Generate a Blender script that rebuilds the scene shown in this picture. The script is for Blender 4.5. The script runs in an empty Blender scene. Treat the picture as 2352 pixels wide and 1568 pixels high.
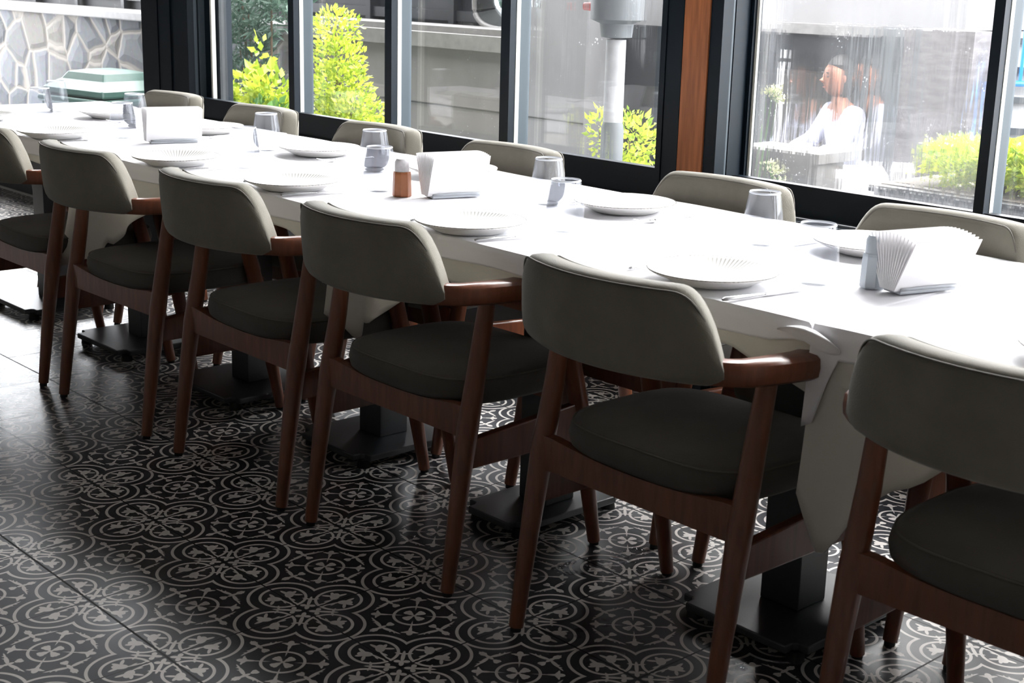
import bpy, bmesh, math, random
from mathutils import Vector, Matrix
random.seed(7)
S = 0.33                      # one floor tile (metres); every coordinate below is in tiles
C = bpy.context.scene.collection
PI = math.pi

# ---------------------------------------------------------------- camera, world, exposure
cam = bpy.data.cameras.new('camera'); camo = bpy.data.objects.new('camera', cam); C.objects.link(camo)
cam.sensor_width = 36; cam.lens = 3234.54 / 2352 * 36
pitch, roll, yaw = 0.2544176, 0.0262037, -3.8833445
fw = Vector((math.cos(yaw)*math.cos(pitch), math.sin(yaw)*math.cos(pitch), -math.sin(pitch)))
r0 = fw.cross(Vector((0, 0, 1))).normalized(); u0 = r0.cross(fw)
rr = math.cos(roll)*r0 + math.sin(roll)*u0; uu = -math.sin(roll)*r0 + math.cos(roll)*u0
M = Matrix((rr, uu, -fw)).transposed().to_4x4()
M.translation = Vector((11.554227, -5.210903, 4.017837)) * S
camo.matrix_world = M
cam.dof.use_dof = True; cam.dof.focus_distance = 12.0*S; cam.dof.aperture_fstop = 11
cam.clip_end = 200
bpy.context.scene.camera = camo

world = bpy.data.worlds.new('sky'); bpy.context.scene.world = world; world.use_nodes = True
wn = world.node_tree; bg = wn.nodes['Background']
tcw = wn.nodes.new('ShaderNodeTexCoord'); sep = wn.nodes.new('ShaderNodeSeparateXYZ'); rmp = wn.nodes.new('ShaderNodeValToRGB')
wn.links.new(tcw.outputs['Generated'], sep.inputs[0]); wn.links.new(sep.outputs['Z'], rmp.inputs[0])
rmp.color_ramp.elements[0].position = 0.0; rmp.color_ramp.elements[0].color = (.88, .91, .96, 1)
rmp.color_ramp.elements[1].position = 0.6; rmp.color_ramp.elements[1].color = (.97, .98, 1, 1)
wn.links.new(rmp.outputs[0], bg.inputs['Color']); bg.inputs['Strength'].default_value = 13.0

sun = bpy.data.lights.new('sun', 'SUN'); suno = bpy.data.objects.new('sun', sun); C.objects.link(suno)
sun.energy = 6.0; sun.angle = math.radians(40); sun.color = (1, .98, .95)
suno.rotation_euler = Vector((0.25, -0.75, -0.72)).to_track_quat('-Z', 'Y').to_euler()

vs = bpy.context.scene.view_settings
bpy.context.scene.display_settings.display_device = 'sRGB'
vs.view_transform = 'Standard'; vs.look = 'None'; vs.gamma = 1; vs.exposure = 0.0; vs.use_curve_mapping = False

# ---------------------------------------------------------------- materials
def nodes(name):
    m = bpy.data.materials.new(name); m.use_nodes = True
    nt = m.node_tree; return m, nt, nt.nodes, nt.links, nt.nodes['Principled BSDF']
def mat(name, col, rough=.5, metal=0, noise=0, scale=20, bump=0, bscale=60, sheen=0, spec=.5, stretch=(1, 1, 1), coat=0):
    m, nt, N, L, b = nodes(name)
    b.inputs['Base Color'].default_value = (*col, 1); b.inputs['Roughness'].default_value = rough
    b.inputs['Metallic'].default_value = metal; b.inputs['Specular IOR Level'].default_value = spec
    if coat: b.inputs['Coat Weight'].default_value = coat; b.inputs['Coat Roughness'].default_value = .15
    if sheen: b.inputs['Sheen Weight'].default_value = sheen; b.inputs['Sheen Roughness'].default_value = .4
    tc = N.new('ShaderNodeTexCoord'); mp = N.new('ShaderNodeMapping'); mp.inputs['Scale'].default_value = stretch
    L.new(tc.outputs['Object'], mp.inputs[0])
    if noise:
        n = N.new('ShaderNodeTexNoise'); n.inputs['Scale'].default_value = scale; n.inputs['Detail'].default_value = 5
        L.new(mp.outputs[0], n.inputs[0])
        cr = N.new('ShaderNodeValToRGB'); cr.color_ramp.elements[0].position = .3; cr.color_ramp.elements[1].position = .7
        cr.color_ramp.elements[0].color = (*[c*(1-noise) for c in col], 1); cr.color_ramp.elements[1].color = (*[min(1, c*(1+noise)) for c in col], 1)
        L.new(n.outputs[0], cr.inputs[0]); L.new(cr.outputs[0], b.inputs['Base Color'])
    if bump:
        n2 = N.new('ShaderNodeTexNoise'); n2.inputs['Scale'].default_value = bscale; n2.inputs['Detail'].default_value = 3
        L.new(mp.outputs[0], n2.inputs[0]); bp = N.new('ShaderNodeBump'); bp.inputs['Strength'].default_value = bump; bp.inputs['Distance'].default_value = .003
        L.new(n2.outputs[0], bp.inputs['Height']); L.new(bp.outputs[0], b.inputs['Normal'])
    return m
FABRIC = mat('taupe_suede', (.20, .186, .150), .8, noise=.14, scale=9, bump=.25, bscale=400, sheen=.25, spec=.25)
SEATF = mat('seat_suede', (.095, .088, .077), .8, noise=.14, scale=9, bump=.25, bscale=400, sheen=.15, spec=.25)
PIPING = mat('seam_thread', (.11, .10, .08), .7)
WOOD = mat('red_brown_wood', (.165, .052, .024), .32, noise=.2, scale=14, stretch=(6, 6, .7), spec=.5, coat=.25)
POSTWOOD = mat('orange_brown_timber', (.38, .125, .042), .45, noise=.28, scale=18, stretch=(5, 5, .35))
TABLEWOOD = mat('dark_tabletop', (.12, .05, .03), .4, noise=.2)
BLACK = mat('black_steel', (.014, .018, .022), .4, noise=.15, scale=12, spec=.9)
RUBBER = mat('black_rubber', (.01, .01, .01), .7)
CLOTH = mat('white_cloth', (.86, .85, .87), .75, bump=.15, bscale=900, sheen=.2)
UNDERCLOTH = mat('cream_cloth', (.72, .69, .62), .8, bump=.15, bscale=900, sheen=.1)
FRAME = mat('anthracite_frame', (.005, .0115, .019), .42, noise=.1, scale=8, spec=.22)
SIDE = mat('skylit_frame_side', (.05, .072, .088), .5)  # skylight on the dark frame's sides, put into a paler colour
GASKET = mat('pale_gasket', (.75, .74, .66), .5)
WALLDARK = mat('dark_wall', (.05, .055, .062), .6, noise=.1)
SKIRT = mat('pale_edge_trim', (.55, .54, .52), .5)
INWALL = mat('interior_wall', (.13, .12, .11), .8, noise=.06)
CEIL = mat('ceiling_paint', (.38, .37, .355), .8)
STEEL = mat('cutlery_steel', (.62, .62, .63), .25, metal=1)
PORC = mat('porcelain', (.84, .83, .81), .3)
NAPKIN = mat('napkin_paper', (.88, .87, .88), .9)
HOLDER = mat('pale_grey_holder', (.42, .44, .47), .4)
SHAKERG = mat('blue_grey_shaker', (.52, .57, .62), .35)
AMBER = mat('amber_brown_shaker', (.42, .15, .06), .35, noise=.15)
SALT = mat('salt_top', (.72, .70, .72), .35, noise=.2, scale=60)

def plate_mat():
    m, nt, N, L, b = nodes('ribbed_porcelain')
    b.inputs['Roughness'].default_value = .3
    tc = N.new('ShaderNodeTexCoord'); sp = N.new('ShaderNodeSeparateXYZ'); L.new(tc.outputs['Object'], sp.inputs[0])
    at = N.new('ShaderNodeMath'); at.operation = 'ARCTAN2'; L.new(sp.outputs['Y'], at.inputs[0]); L.new(sp.outputs['X'], at.inputs[1])
    mu = N.new('ShaderNodeMath'); mu.operation = 'MULTIPLY'; mu.inputs[1].default_value = 84; L.new(at.outputs[0], mu.inputs[0])
    si = N.new('ShaderNodeMath'); si.operation = 'SINE'; L.new(mu.outputs[0], si.inputs[0])
    # only on the sloping band between the well and the rim
    co = N.new('ShaderNodeCombineXYZ'); L.new(sp.outputs['X'], co.inputs[0]); L.new(sp.outputs['Y'], co.inputs[1])
    le = N.new('ShaderNodeVectorMath'); le.operation = 'LENGTH'; L.new(co.outputs[0], le.inputs[0])
    mr = N.new('ShaderNodeMapRange'); mr.inputs['From Min'].default_value = .045; mr.inputs['From Max'].default_value = .085; L.new(le.outputs['Value'], mr.inputs[0])
    gt = N.new('ShaderNodeMapRange'); gt.inputs['From Min'].default_value = -.1; gt.inputs['From Max'].default_value = .6; L.new(si.outputs[0], gt.inputs[0])
    ml = N.new('ShaderNodeMath'); ml.operation = 'MULTIPLY'; L.new(gt.outputs[0], ml.inputs[0]); L.new(mr.outputs[0], ml.inputs[1])
    mx = N.new('ShaderNodeMix'); mx.data_type = 'RGBA'; ge = N.new('ShaderNodeNewGeometry'); sn = N.new('ShaderNodeSeparateXYZ'); L.new(ge.outputs['Normal'], sn.inputs[0])
    up_ = N.new('ShaderNodeMath'); up_.operation = 'GREATER_THAN'; up_.inputs[1].default_value = .1; L.new(sn.outputs['Z'], up_.inputs[0])
    m2_ = N.new('ShaderNodeMath'); m2_.operation = 'MULTIPLY'; L.new(ml.outputs[0], m2_.inputs[0]); L.new(up_.outputs[0], m2_.inputs[1]); L.new(m2_.outputs[0], mx.inputs[0])
    mx.inputs[6].default_value = (.84, .83, .81, 1); mx.inputs[7].default_value = (.36, .35, .33, 1)
    L.new(mx.outputs[2], b.inputs['Base Color'])
    return m
PLATE = plate_mat()

def clearglass(name, tint, extra=0.0):
    m, nt, N, L, b = nodes(name); N.remove(b); out = N['Material Output']
    tr = N.new('ShaderNodeBsdfTransparent'); tr.inputs[0].default_value = (*tint, 1)
    gl = N.new('ShaderNodeBsdfGlossy'); gl.inputs['Roughness'].default_value = .03
    lw = N.new('ShaderNodeLayerWeight'); lw.inputs[0].default_value = .5
    p = N.new('ShaderNodeMath'); p.operation = 'POWER'; p.inputs[1].default_value = 4.0; L.new(lw.outputs['Facing'], p.inputs[0])
    a = N.new('ShaderNodeMath'); a.operation = 'MULTIPLY_ADD'; a.inputs[1].default_value = .30; a.inputs[2].default_value = .03+extra; L.new(p.outputs[0], a.inputs[0])
    mx = N.new('ShaderNodeMixShader'); L.new(a.outputs[0], mx.inputs[0]); L.new(tr.outputs[0], mx.inputs[1]); L.new(gl.outputs[0], mx.inputs[2])
    df = N.new('ShaderNodeBsdfDiffuse'); df.inputs[0].default_value = (.85, .89, 1, 1); m5 = N.new('ShaderNodeMixShader'); m5.inputs[0].default_value = .03  # bluish white mixed in to stand for bright reflections
    L.new(mx.outputs[0], m5.inputs[1]); L.new(df.outputs[0], m5.inputs[2])
    L.new(m5.outputs[0], out.inputs[0]); return m
TUMBLER = clearglass('tumbler_glass', (.975, .982, .995))
def milky(name, f):
    m, nt, N, L, b = nodes(name); b.inputs['Base Color'].default_value = (.9, .92, .95, 1); b.inputs['Roughness'].default_value = .2
    tr = N.new('ShaderNodeBsdfTransparent'); ms = N.new('ShaderNodeMixShader'); ms.inputs[0].default_value = f
    L.new(tr.outputs[0], ms.inputs[1]); L.new(b.outputs[0], ms.inputs[2]); L.new(ms.outputs[0], N['Material Output'].inputs[0]); return m
RIMGLASS = milky('tumbler_rim', .6)  # white mixed into the clear rim in place of its glint
BASEGLASS = milky('tumbler_base', .12)

def wetglass(name, wet, veil, drops=.5):
    m, nt, N, L, b = nodes(name); N.remove(b); out = N['Material Output']
    tc = N.new('ShaderNodeTexCoord'); mp = N.new('ShaderNodeMapping'); mp.inputs['Scale'].default_value = (1, 1, .045)
    L.new(tc.outputs['Object'], mp.inputs[0])
    n1 = N.new('ShaderNodeTexNoise'); n1.inputs['Scale'].default_value = 110; n1.inputs['Detail'].default_value = 4; n1.inputs['Distortion'].default_value = .6
    L.new(mp.outputs[0], n1.inputs[0])
    n2 = N.new('ShaderNodeTexNoise'); n2.inputs['Scale'].default_value = 3.2; n2.inputs['Detail'].default_value = 2
    mp2 = N.new('ShaderNodeMapping'); mp2.inputs['Scale'].default_value = (1.6, 1, .5); L.new(tc.outputs['Object'], mp2.inputs[0]); L.new(mp2.outputs[0], n2.inputs[0])
    big = N.new('ShaderNodeMapRange'); big.inputs['From Min'].default_value = .62-.3*wet; big.inputs['From Max'].default_value = .78-.3*wet; L.new(n2.outputs[0], big.inputs[0])
    st = N.new('ShaderNodeMapRange'); st.inputs['From Min'].default_value = .42; st.inputs['From Max'].default_value = .6; L.new(n1.outputs[0], st.inputs[0])
    mk = N.new('ShaderNodeMath'); mk.operation = 'MULTIPLY'; L.new(big.outputs[0], mk.inputs[0]); L.new(st.outputs[0], mk.inputs[1])
    big.inputs['To Max'].default_value = min(.8, wet)
    bp = N.new('ShaderNodeBump'); bp.inputs['Strength'].default_value = .35; bp.inputs['Distance'].default_value = .002; L.new(n1.outputs[0], bp.inputs['Height'])
    rf = N.new('ShaderNodeBsdfRefraction'); rf.inputs['IOR'].default_value = 1.06; rf.inputs['Roughness'].default_value = .02; L.new(bp.outputs[0], rf.inputs['Normal'])
    tr = N.new('ShaderNodeBsdfTransparent')
    m1 = N.new('ShaderNodeMixShader'); L.new(mk.outputs[0], m1.inputs[0]); L.new(tr.outputs[0], m1.inputs[1]); L.new(rf.outputs[0], m1.inputs[2])
    # droplets
    vo = N.new('ShaderNodeTexVoronoi'); vo.inputs['Scale'].default_value = 70; L.new(tc.outputs['Object'], vo.inputs[0])
    nz = N.new('ShaderNodeTexNoise'); nz.inputs['Scale'].default_value = 9; L.new(tc.outputs['Object'], nz.inputs[0])
    th = N.new('ShaderNodeMapRange'); th.inputs['From Min'].default_value = .5; th.inputs['From Max'].default_value = .75; th.inputs['To Max'].default_value = .32*drops; L.new(nz.outputs[0], th.inputs[0])
    lt = N.new('ShaderNodeMath'); lt.operation = 'LESS_THAN'; L.new(vo.outputs['Distance'], lt.inputs[0]); L.new(th.outputs[0], lt.inputs[1])
    df = N.new('ShaderNodeBsdfTranslucent'); df.inputs[0].default_value = (.95, .97, 1, 1)
    ve = N.new('ShaderNodeMath'); ve.operation = 'MULTIPLY_ADD'; ve.inputs[1].default_value = .12; L.new(lt.outputs[0], ve.inputs[0])
    vv = N.new('ShaderNodeMath'); vv.operation = 'MULTIPLY_ADD'; vv.inputs[1].default_value = veil*1.2; vv.inputs[2].default_value = veil*.5; L.new(big.outputs[0], vv.inputs[0]); L.new(vv.outputs[0], ve.inputs[2])
    m2 = N.new('ShaderNodeMixShader'); L.new(ve.outputs[0], m2.inputs[0]); L.new(m1.outputs[0], m2.inputs[1]); L.new(df.outputs[0], m2.inputs[2])
    gl = N.new('ShaderNodeBsdfGlossy'); gl.inputs['Roughness'].default_value = .01
    lw = N.new('ShaderNodeLayerWeight'); lw.inputs[0].default_value = .5
    p = N.new('ShaderNodeMath'); p.operation = 'POWER'; p.inputs[1].default_value = 5; L.new(lw.outputs['Facing'], p.inputs[0])
    a = N.new('ShaderNodeMath'); a.operation = 'MULTIPLY_ADD'; a.inputs[1].default_value = .9; a.inputs[2].default_value = .045; L.new(p.outputs[0], a.inputs[0])
    m3 = N.new('ShaderNodeMixShader'); L.new(a.outputs[0], m3.inputs[0]); L.new(m2.outputs[0], m3.inputs[1]); L.new(gl.outputs[0], m3.inputs[2])
    L.new(m3.outputs[0], out.inputs[0]); return m
GLASS_A = wetglass('pane_lightly_wet', .15, .003, .5)
GLASS_B = wetglass('pane_streaked', .6, .008, .6)
GLASS_C = wetglass('pane_very_wet', .75, .013, .9)

def floor_mat():
    m, nt, N, L, b = nodes('patterned_cement_tiles')
    def V(v): return v
    def math_(op, a, bb=None, c=None):
        n = N.new('ShaderNodeMath'); n.operation = op
        for i, x in enumerate((a, bb, c)):
            if x is None: continue
            if isinstance(x, (int, float)): n.inputs[i].default_value = x
            else: L.new(x, n.inputs[i])
        return n.outputs[0]
    tc = N.new('ShaderNodeTexCoord'); sp = N.new('ShaderNodeSeparateXYZ'); L.new(tc.outputs['Object'], sp.inputs[0])
    X = math_('DIVIDE', sp.outputs['X'], S); Y = math_('DIVIDE', sp.outputs['Y'], S)
    fx = math_('SUBTRACT', math_('FLOORED_MODULO', math_('ADD', X, .5), 1.0), .5)
    fy = math_('SUBTRACT', math_('FLOORED_MODULO', math_('ADD', Y, .5), 1.0), .5)
    ax = math_('ABSOLUTE', fx); ay = math_('ABSOLUTE', fy)
    u = math_('MAXIMUM', ax, ay); v = math_('MINIMUM', ax, ay)
    co = N.new('ShaderNodeCombineXYZ'); L.new(u, co.inputs[0]); L.new(v, co.inputs[1]); P = co.outputs[0]
    ds = []
    def ell(cx, cy, rx, ry, ang=0):
        mp = N.new('ShaderNodeMapping'); mp.vector_type = 'TEXTURE'; mp.inputs['Location'].default_value = (cx, cy, 0)
        mp.inputs['Rotation'].default_value = (0, 0, math.radians(ang)); mp.inputs['Scale'].default_value = (rx, ry, 1); L.new(P, mp.inputs[0])
        le = N.new('ShaderNodeVectorMath'); le.operation = 'LENGTH'; L.new(mp.outputs[0], le.inputs[0])
        ds.append(math_('MULTIPLY', math_('SUBTRACT', le.outputs['Value'], 1.0), min(rx, ry)))
    def ring(cx, cy, R, w, mask=None):
        mp = N.new('ShaderNodeMapping'); mp.vector_type = 'TEXTURE'; mp.inputs['Location'].default_value = (cx, cy, 0); L.new(P, mp.inputs[0])
        le = N.new('ShaderNodeVectorMath'); le.operation = 'LENGTH'; L.new(mp.outputs[0], le.inputs[0])
        d = math_('SUBTRACT', math_('ABSOLUTE', math_('SUBTRACT', le.outputs['Value'], R)), w)
        if mask is not None: d = math_('MAXIMUM', d, mask)
        ds.append(d)
    def seg(u0, v0, u1, v1, w, dia=False):
        L2 = math.hypot(u1-u0, v1-v0)/2; an = math.degrees(math.atan2(v1-v0, u1-u0))
        if not dia: return ell((u0+u1)/2, (v0+v1)/2, L2, w, an)
        mp = N.new('ShaderNodeMapping'); mp.vector_type = 'TEXTURE'; mp.inputs['Location'].default_value = ((u0+u1)/2, (v0+v1)/2, 0)
        mp.inputs['Rotation'].default_value = (0, 0, math.radians(an)); mp.inputs['Scale'].default_value = (L2, w, 1); L.new(P, mp.inputs[0])
        ab = N.new('ShaderNodeVectorMath'); ab.operation = 'ABSOLUTE'; L.new(mp.outputs[0], ab.inputs[0])
        dt = N.new('ShaderNodeVectorMath'); dt.operation = 'DOT_PRODUCT'; dt.inputs[1].default_value = (1, 1, 0); L.new(ab.outputs[0], dt.inputs[0])
        ds.append(math_('MULTIPLY', math_('SUBTRACT', dt.outputs['Value'], 1.0), w))
    q = .70710678
    def dg(s, t=0): return (s*q + t*q, s*q - t*q)                 # along the tile diagonal, from the clover
    def cs(a0, b0, a1, b1, w, dia=False): seg(.5-b0, .5-a0, .5-b1, .5-a1, w, dia)   # from the quatrefoil centre, along / across the joint
    def cd(s0, t0, s1, t1, w): seg(*dg(.70711-s0, t0), *dg(.70711-s1, t1), w)       # from the quatrefoil centre on the diagonal
    # clover and its ring
    seg(.018, 0, .084, 0, .021); seg(.045, .008, .080, .020, .014); seg(0, 0, .05, 0, .009)
    ring(0, 0, .131, .0095)
    # stem with bud on the diagonal
    seg(*dg(.083), *dg(.24), .0055); seg(*dg(.165), *dg(.25), .011); seg(*dg(.208), *dg(.280), .0215)
    seg(*dg(.238), *dg(.243, .056), .008); seg(*dg(.225, .0), *dg(.245, .040), .012)
    # fleur on the tile axis
    seg(.272, 0, .360, 0, .024, True); seg(.30, 0, .345, .012, .013); seg(.225, 0, .30, 0, .0135)
    seg(.262, .006, .238, .098, .0135); seg(.247, .06, .228, .148, .0065)
    seg(.236, .055, .262, .088, .006); seg(.232, .085, .250, .118, .005); seg(.172, .0, .222, .0, .017); seg(.172, .014, .205, .014, .011)
    # quatrefoil rings
    um = math_('SUBTRACT', math_('ADD', u, v), .78)
    ring(.5, .238, .2275, .0105, um)
    ring(.5, .238, .150, .0100)
    # knots between the rings and the trefoils round the centre
    cd(.07, 0, .215, 0, .0125); cd(.175, 0, .188, .056, .009); cd(.024, 0, .085, 0, .0155); cd(.078, .006, .082, .050, .0165)
    # tulip pairs in the lobes
    cs(.235, .028, .312, .088, .031); cs(.26, .055, .356, .042, .0125); cs(.262, .06, .292, .120, .0135); cs(.262, .07, .214, .124, .0115)
    cs(.145, .014, .255, .034, .0075); cs(.172, .036, .212, .030, .006); cs(.112, .020, .165, .012, .007)
    d = ds[0]
    for e in ds[1:]: d = math_('MINIMUM', d, e)
    mask = N.new('ShaderNodeMapRange'); mask.inputs['From Min'].default_value = .0012; mask.inputs['From Max'].default_value = -.0012; L.new(d, mask.inputs[0])
    # joints: strong on the long lines, thin between
    gx = math_('SUBTRACT', .5, ax); gy = math_('SUBTRACT', .5, ay)
    inner = math_('GREATER_THAN', Y, .5)
    lowrow = math_('LESS_THAN', Y, -1.3)
    wx = math_('MULTIPLY_ADD', inner, .0035, .0028)
    wy = math_('MULTIPLY_ADD', math_('MAXIMUM', math_('GREATER_THAN', Y, .3), lowrow), .0055, .0020)
    j = math_('MAXIMUM', math_('LESS_THAN', gx, wx), math_('LESS_THAN', gy, wy))
    j2 = math_('LESS_THAN', math_('MINIMUM', gx, gy), .0065)
    fl = N.new('ShaderNodeCombineXYZ'); L.new(math_('FLOOR', math_('ADD', X, .5)), fl.inputs[0]); L.new(math_('FLOOR', math_('ADD', Y, .5)), fl.inputs[1])
    wnz = N.new('ShaderNodeTexWhiteNoise'); L.new(fl.outputs[0], wnz.inputs[0])
    nz = N.new('ShaderNodeTexNoise'); nz.inputs['Scale'].default_value = 12; nz.inputs['Detail'].default_value = 6; L.new(tc.outputs['Object'], nz.inputs[0])
    tone = math_('MULTIPLY_ADD', wnz.outputs['Value'], .12, math_('MULTIPLY_ADD', nz.outputs[0], .35, .76))
    mx = N.new('ShaderNodeMix'); mx.data_type = 'RGBA'; L.new(math_('MULTIPLY', mask.outputs[0], math_('SUBTRACT', 1.0, j2)), mx.inputs[0])
    mx.inputs[6].default_value = (.024, .026, .032, 1); mx.inputs[7].default_value = (.72, .68, .64, 1)
    mt = N.new('ShaderNodeMix'); mt.data_type = 'RGBA'; mt.blend_type = 'MULTIPLY'; mt.inputs[0].default_value = 1
    cc = N.new('ShaderNodeCombineXYZ'); [L.new(tone, cc.inputs[i]) for i in range(3)]
    L.new(mx.outputs[2], mt.inputs[6]); L.new(cc.outputs[0], mt.inputs[7])
    mj = N.new('ShaderNodeMix'); mj.data_type = 'RGBA'; L.new(j, mj.inputs[0]); L.new(mt.outputs[2], mj.inputs[6]); mj.inputs[7].default_value = (.008, .008, .009, 1)
    L.new(mj.outputs[2], b.inputs['Base Color'])
    ro = math_('MULTIPLY_ADD', nz.outputs[0], .14, .24); L.new(math_('MULTIPLY_ADD', j, .4, ro), b.inputs['Roughness'])
    b.inputs['Specular IOR Level'].default_value = .8
    bp = N.new('ShaderNodeBump'); bp.inputs['Strength'].default_value = .6; bp.inputs['Distance'].default_value = .002
    L.new(math_('SUBTRACT', math_('MULTIPLY', nz.outputs[0], .15), j), bp.inputs['Height']); L.new(bp.outputs[0], b.inputs['Normal'])
    return m
TILES = floor_mat()

def stone_mat():
    m, nt, N, L, b = nodes('rubble_stone'); b.inputs['Roughness'].default_value = .8
    tc = N.new('ShaderNodeTexCoord'); mp = N.new('ShaderNodeMapping'); mp.inputs['Scale'].default_value = (3.3, 0, 4.0); L.new(tc.outputs['Object'], mp.inputs[0])
    nz = N.new('ShaderNodeTexNoise'); nz.inputs['Scale'].default_value = 1.4; L.new(mp.outputs[0], nz.inputs[0])
    ad = N.new('ShaderNodeMix'); ad.data_type = 'RGBA'; ad.inputs[0].default_value = .12; L.new(mp.outputs[0], ad.inputs[6]); L.new(nz.outputs['Color'], ad.inputs[7])
    v1 = N.new('ShaderNodeTexVoronoi'); v1.feature = 'DISTANCE_TO_EDGE'; v1.inputs['Scale'].default_value = 1; v1.inputs['Randomness'].default_value = .75; L.new(ad.outputs[2], v1.inputs[0])
    v2 = N.new('ShaderNodeTexVoronoi'); v2.inputs['Scale'].default_value = 1; v2.inputs['Randomness'].default_value = .75; L.new(ad.outputs[2], v2.inputs[0])
    sc = N.new('ShaderNodeSeparateColor'); L.new(v2.outputs['Color'], sc.inputs[0])
    cr = N.new('ShaderNodeValToRGB'); L.new(sc.outputs[0], cr.inputs[0])
    e = cr.color_ramp.elements; e[0].position = 0; e[0].color = (.045, .048, .052, 1); e[1].position = 1; e[1].color = (.125, .13, .14, 1)
    for pz, c in ((.15, (.06, .067, .078)), (.3, (.095, .10, .108)), (.6, (.125, .113, .10)), (.8, (.10, .106, .118))):
        k = e.new(pz); k.color = (*c, 1)
    n3 = N.new('ShaderNodeTexNoise'); n3.inputs['Scale'].default_value = 25; n3.inputs['Detail'].default_value = 6; L.new(tc.outputs['Object'], n3.inputs[0])
    mr = N.new('ShaderNodeMapRange'); mr.inputs['From Min'].default_value = .035; mr.inputs['From Max'].default_value = .065; L.new(v1.outputs['Distance'], mr.inputs[0])
    mu = N.new('ShaderNodeMix'); mu.data_type = 'RGBA'; mu.blend_type = 'MULTIPLY'; mu.inputs[0].default_value = .5; L.new(cr.outputs[0], mu.inputs[6]); L.new(n3.outputs['Color'], mu.inputs[7])
    mx = N.new('ShaderNodeMix'); mx.data_type = 'RGBA'; L.new(mr.outputs[0], mx.inputs[0]); mx.inputs[6].default_value = (.165, .148, .13, 1); L.new(mu.outputs[2], mx.inputs[7])
    L.new(mx.outputs[2], b.inputs['Base Color'])
    hm = N.new('ShaderNodeMapRange'); hm.inputs['From Max'].default_value = .18; L.new(v1.outputs['Distance'], hm.inputs[0])
    bp = N.new('ShaderNodeBump'); bp.inputs['Distance'].default_value = .03; bp.inputs['Strength'].default_value = .8; L.new(hm.outputs[0], bp.inputs['Height']); L.new(bp.outputs[0], b.inputs['Normal'])
    return m
STONE = stone_mat()
CONC = mat('weathered_concrete', (.125, .118, .113), .75, noise=.22, scale=2.5, stretch=(1, 1, .5))
CONCL = mat('pale_render', (.165, .162, .163), .75, noise=.14, scale=2.0)
CAPM = mat('wall_cap_stone', (.15, .145, .14), .5, noise=.15)
GROUND = mat('wet_paving', (.04, .04, .042), .4, noise=.2, scale=4)
DARKEXT = mat('dark_cladding', (.012, .013, .016), .5, noise=.3, scale=5)
DARKRAIL = mat('dark_rail', (.008, .009, .011), .4)
BIN = mat('green_bin_plastic', (.025, .07, .055), .4, noise=.1)
BLUE = mat('blue_paint', (.015, .17, .50), .35)
STEP = mat('pale_step', (.30, .30, .30), .6, noise=.1)
STEPEDGE = mat('dark_step_edge', (.05, .055, .06), .6)
WHITEP = mat('white_plastic', (.75, .75, .78), .4)
REDP = mat('red_plastic', (.5, .03, .02), .4)
GALV = mat('brushed_metal', (.45, .47, .46), .35, metal=.8)
GREYP = mat('grey_panel', (.10, .11, .115), .5)
SKIN = mat('skin', (.26, .10, .055), .55)
HAIR = mat('dark_hair', (.012, .010, .009), .6)
SHIRT = mat('white_shirt', (.40, .41, .50), .85)
TROUSER = mat('dark_trousers', (.03, .03, .05), .8)
BARK = mat('bark', (.13, .09, .06), .9, noise=.3)
SOIL = mat('soil', (.04, .03, .022), .9, noise=.3)
def leafmat(name, a, c):
    m, nt, N, L, b = nodes(name); b.inputs['Roughness'].default_value = .45
    g = N.new('ShaderNodeNewGeometry'); cr = N.new('ShaderNodeValToRGB'); L.new(g.outputs['Random Per Island'], cr.inputs[0])
    cr.color_ramp.elements[0].color = (*a, 1); cr.color_ramp.elements[1].color = (*c, 1); L.new(cr.outputs[0], b.inputs['Base Color'])
    tl = N.new('ShaderNodeBsdfTranslucent'); L.new(cr.outputs[0], tl.inputs[0]); ms = N.new('ShaderNodeMixShader'); ms.inputs[0].default_value = .3
    L.new(b.outputs[0], ms.inputs[1]); L.new(tl.outputs[0], ms.inputs[2]); L.new(ms.outputs[0], N['Material Output'].inputs[0]); return m
LYEL = leafmat('yellow_green_leaves', (.20, .34, .03), (.74, .78, .09))
LGRN = leafmat('green_leaves', (.05, .16, .03), (.22, .42, .12))
LDRK = leafmat('blue_green_needles', (.03, .07, .05), (.12, .20, .15))
LBUD = leafmat('pale_buds', (.25, .28, .12), (.55, .55, .38))

# ---------------------------------------------------------------- geometry helpers (tile units)
def tagp(o, label=None, cat=None, group=None, kind=None):
    if label: o['label'] = label
    if cat: o['category'] = cat
    if group: o['group'] = group
    if kind: o['kind'] = kind
    return o
def obj(name, bm, m, parent=None, loc=None, smooth=True, sub=0, bevel=0):
    bmesh.ops.recalc_face_normals(bm, faces=bm.faces[:])
    bmesh.ops.scale(bm, vec=(S, S, S), verts=bm.verts[:])
    me = bpy.data.meshes.new(name); bm.to_mesh(me); bm.free(); me.materials.append(m)
    if smooth:
        for p in me.polygons: p.use_smooth = True
        try: me.set_sharp_from_angle(angle=math.radians(40))
        except Exception: pass
    o = bpy.data.objects.new(name, me); C.objects.link(o)
    if parent: o.parent = parent
    if loc: o.location = Vector(loc)*S
    if bevel:
        md = o.modifiers.new('bevel', 'BEVEL'); md.width = bevel*S; md.segments = 2; md.limit_method = 'ANGLE'; md.angle_limit = math.radians(50)
    if sub:
        md = o.modifiers.new('sub', 'SUBSURF'); md.levels = sub; md.render_levels = sub
    return o
def empty(name, loc=(0, 0, 0), rz=0):
    o = bpy.data.objects.new(name, None); C.objects.link(o); o.location = Vector(loc)*S; o.rotation_euler = (0, 0, rz); o.empty_display_size = .1; return o
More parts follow.
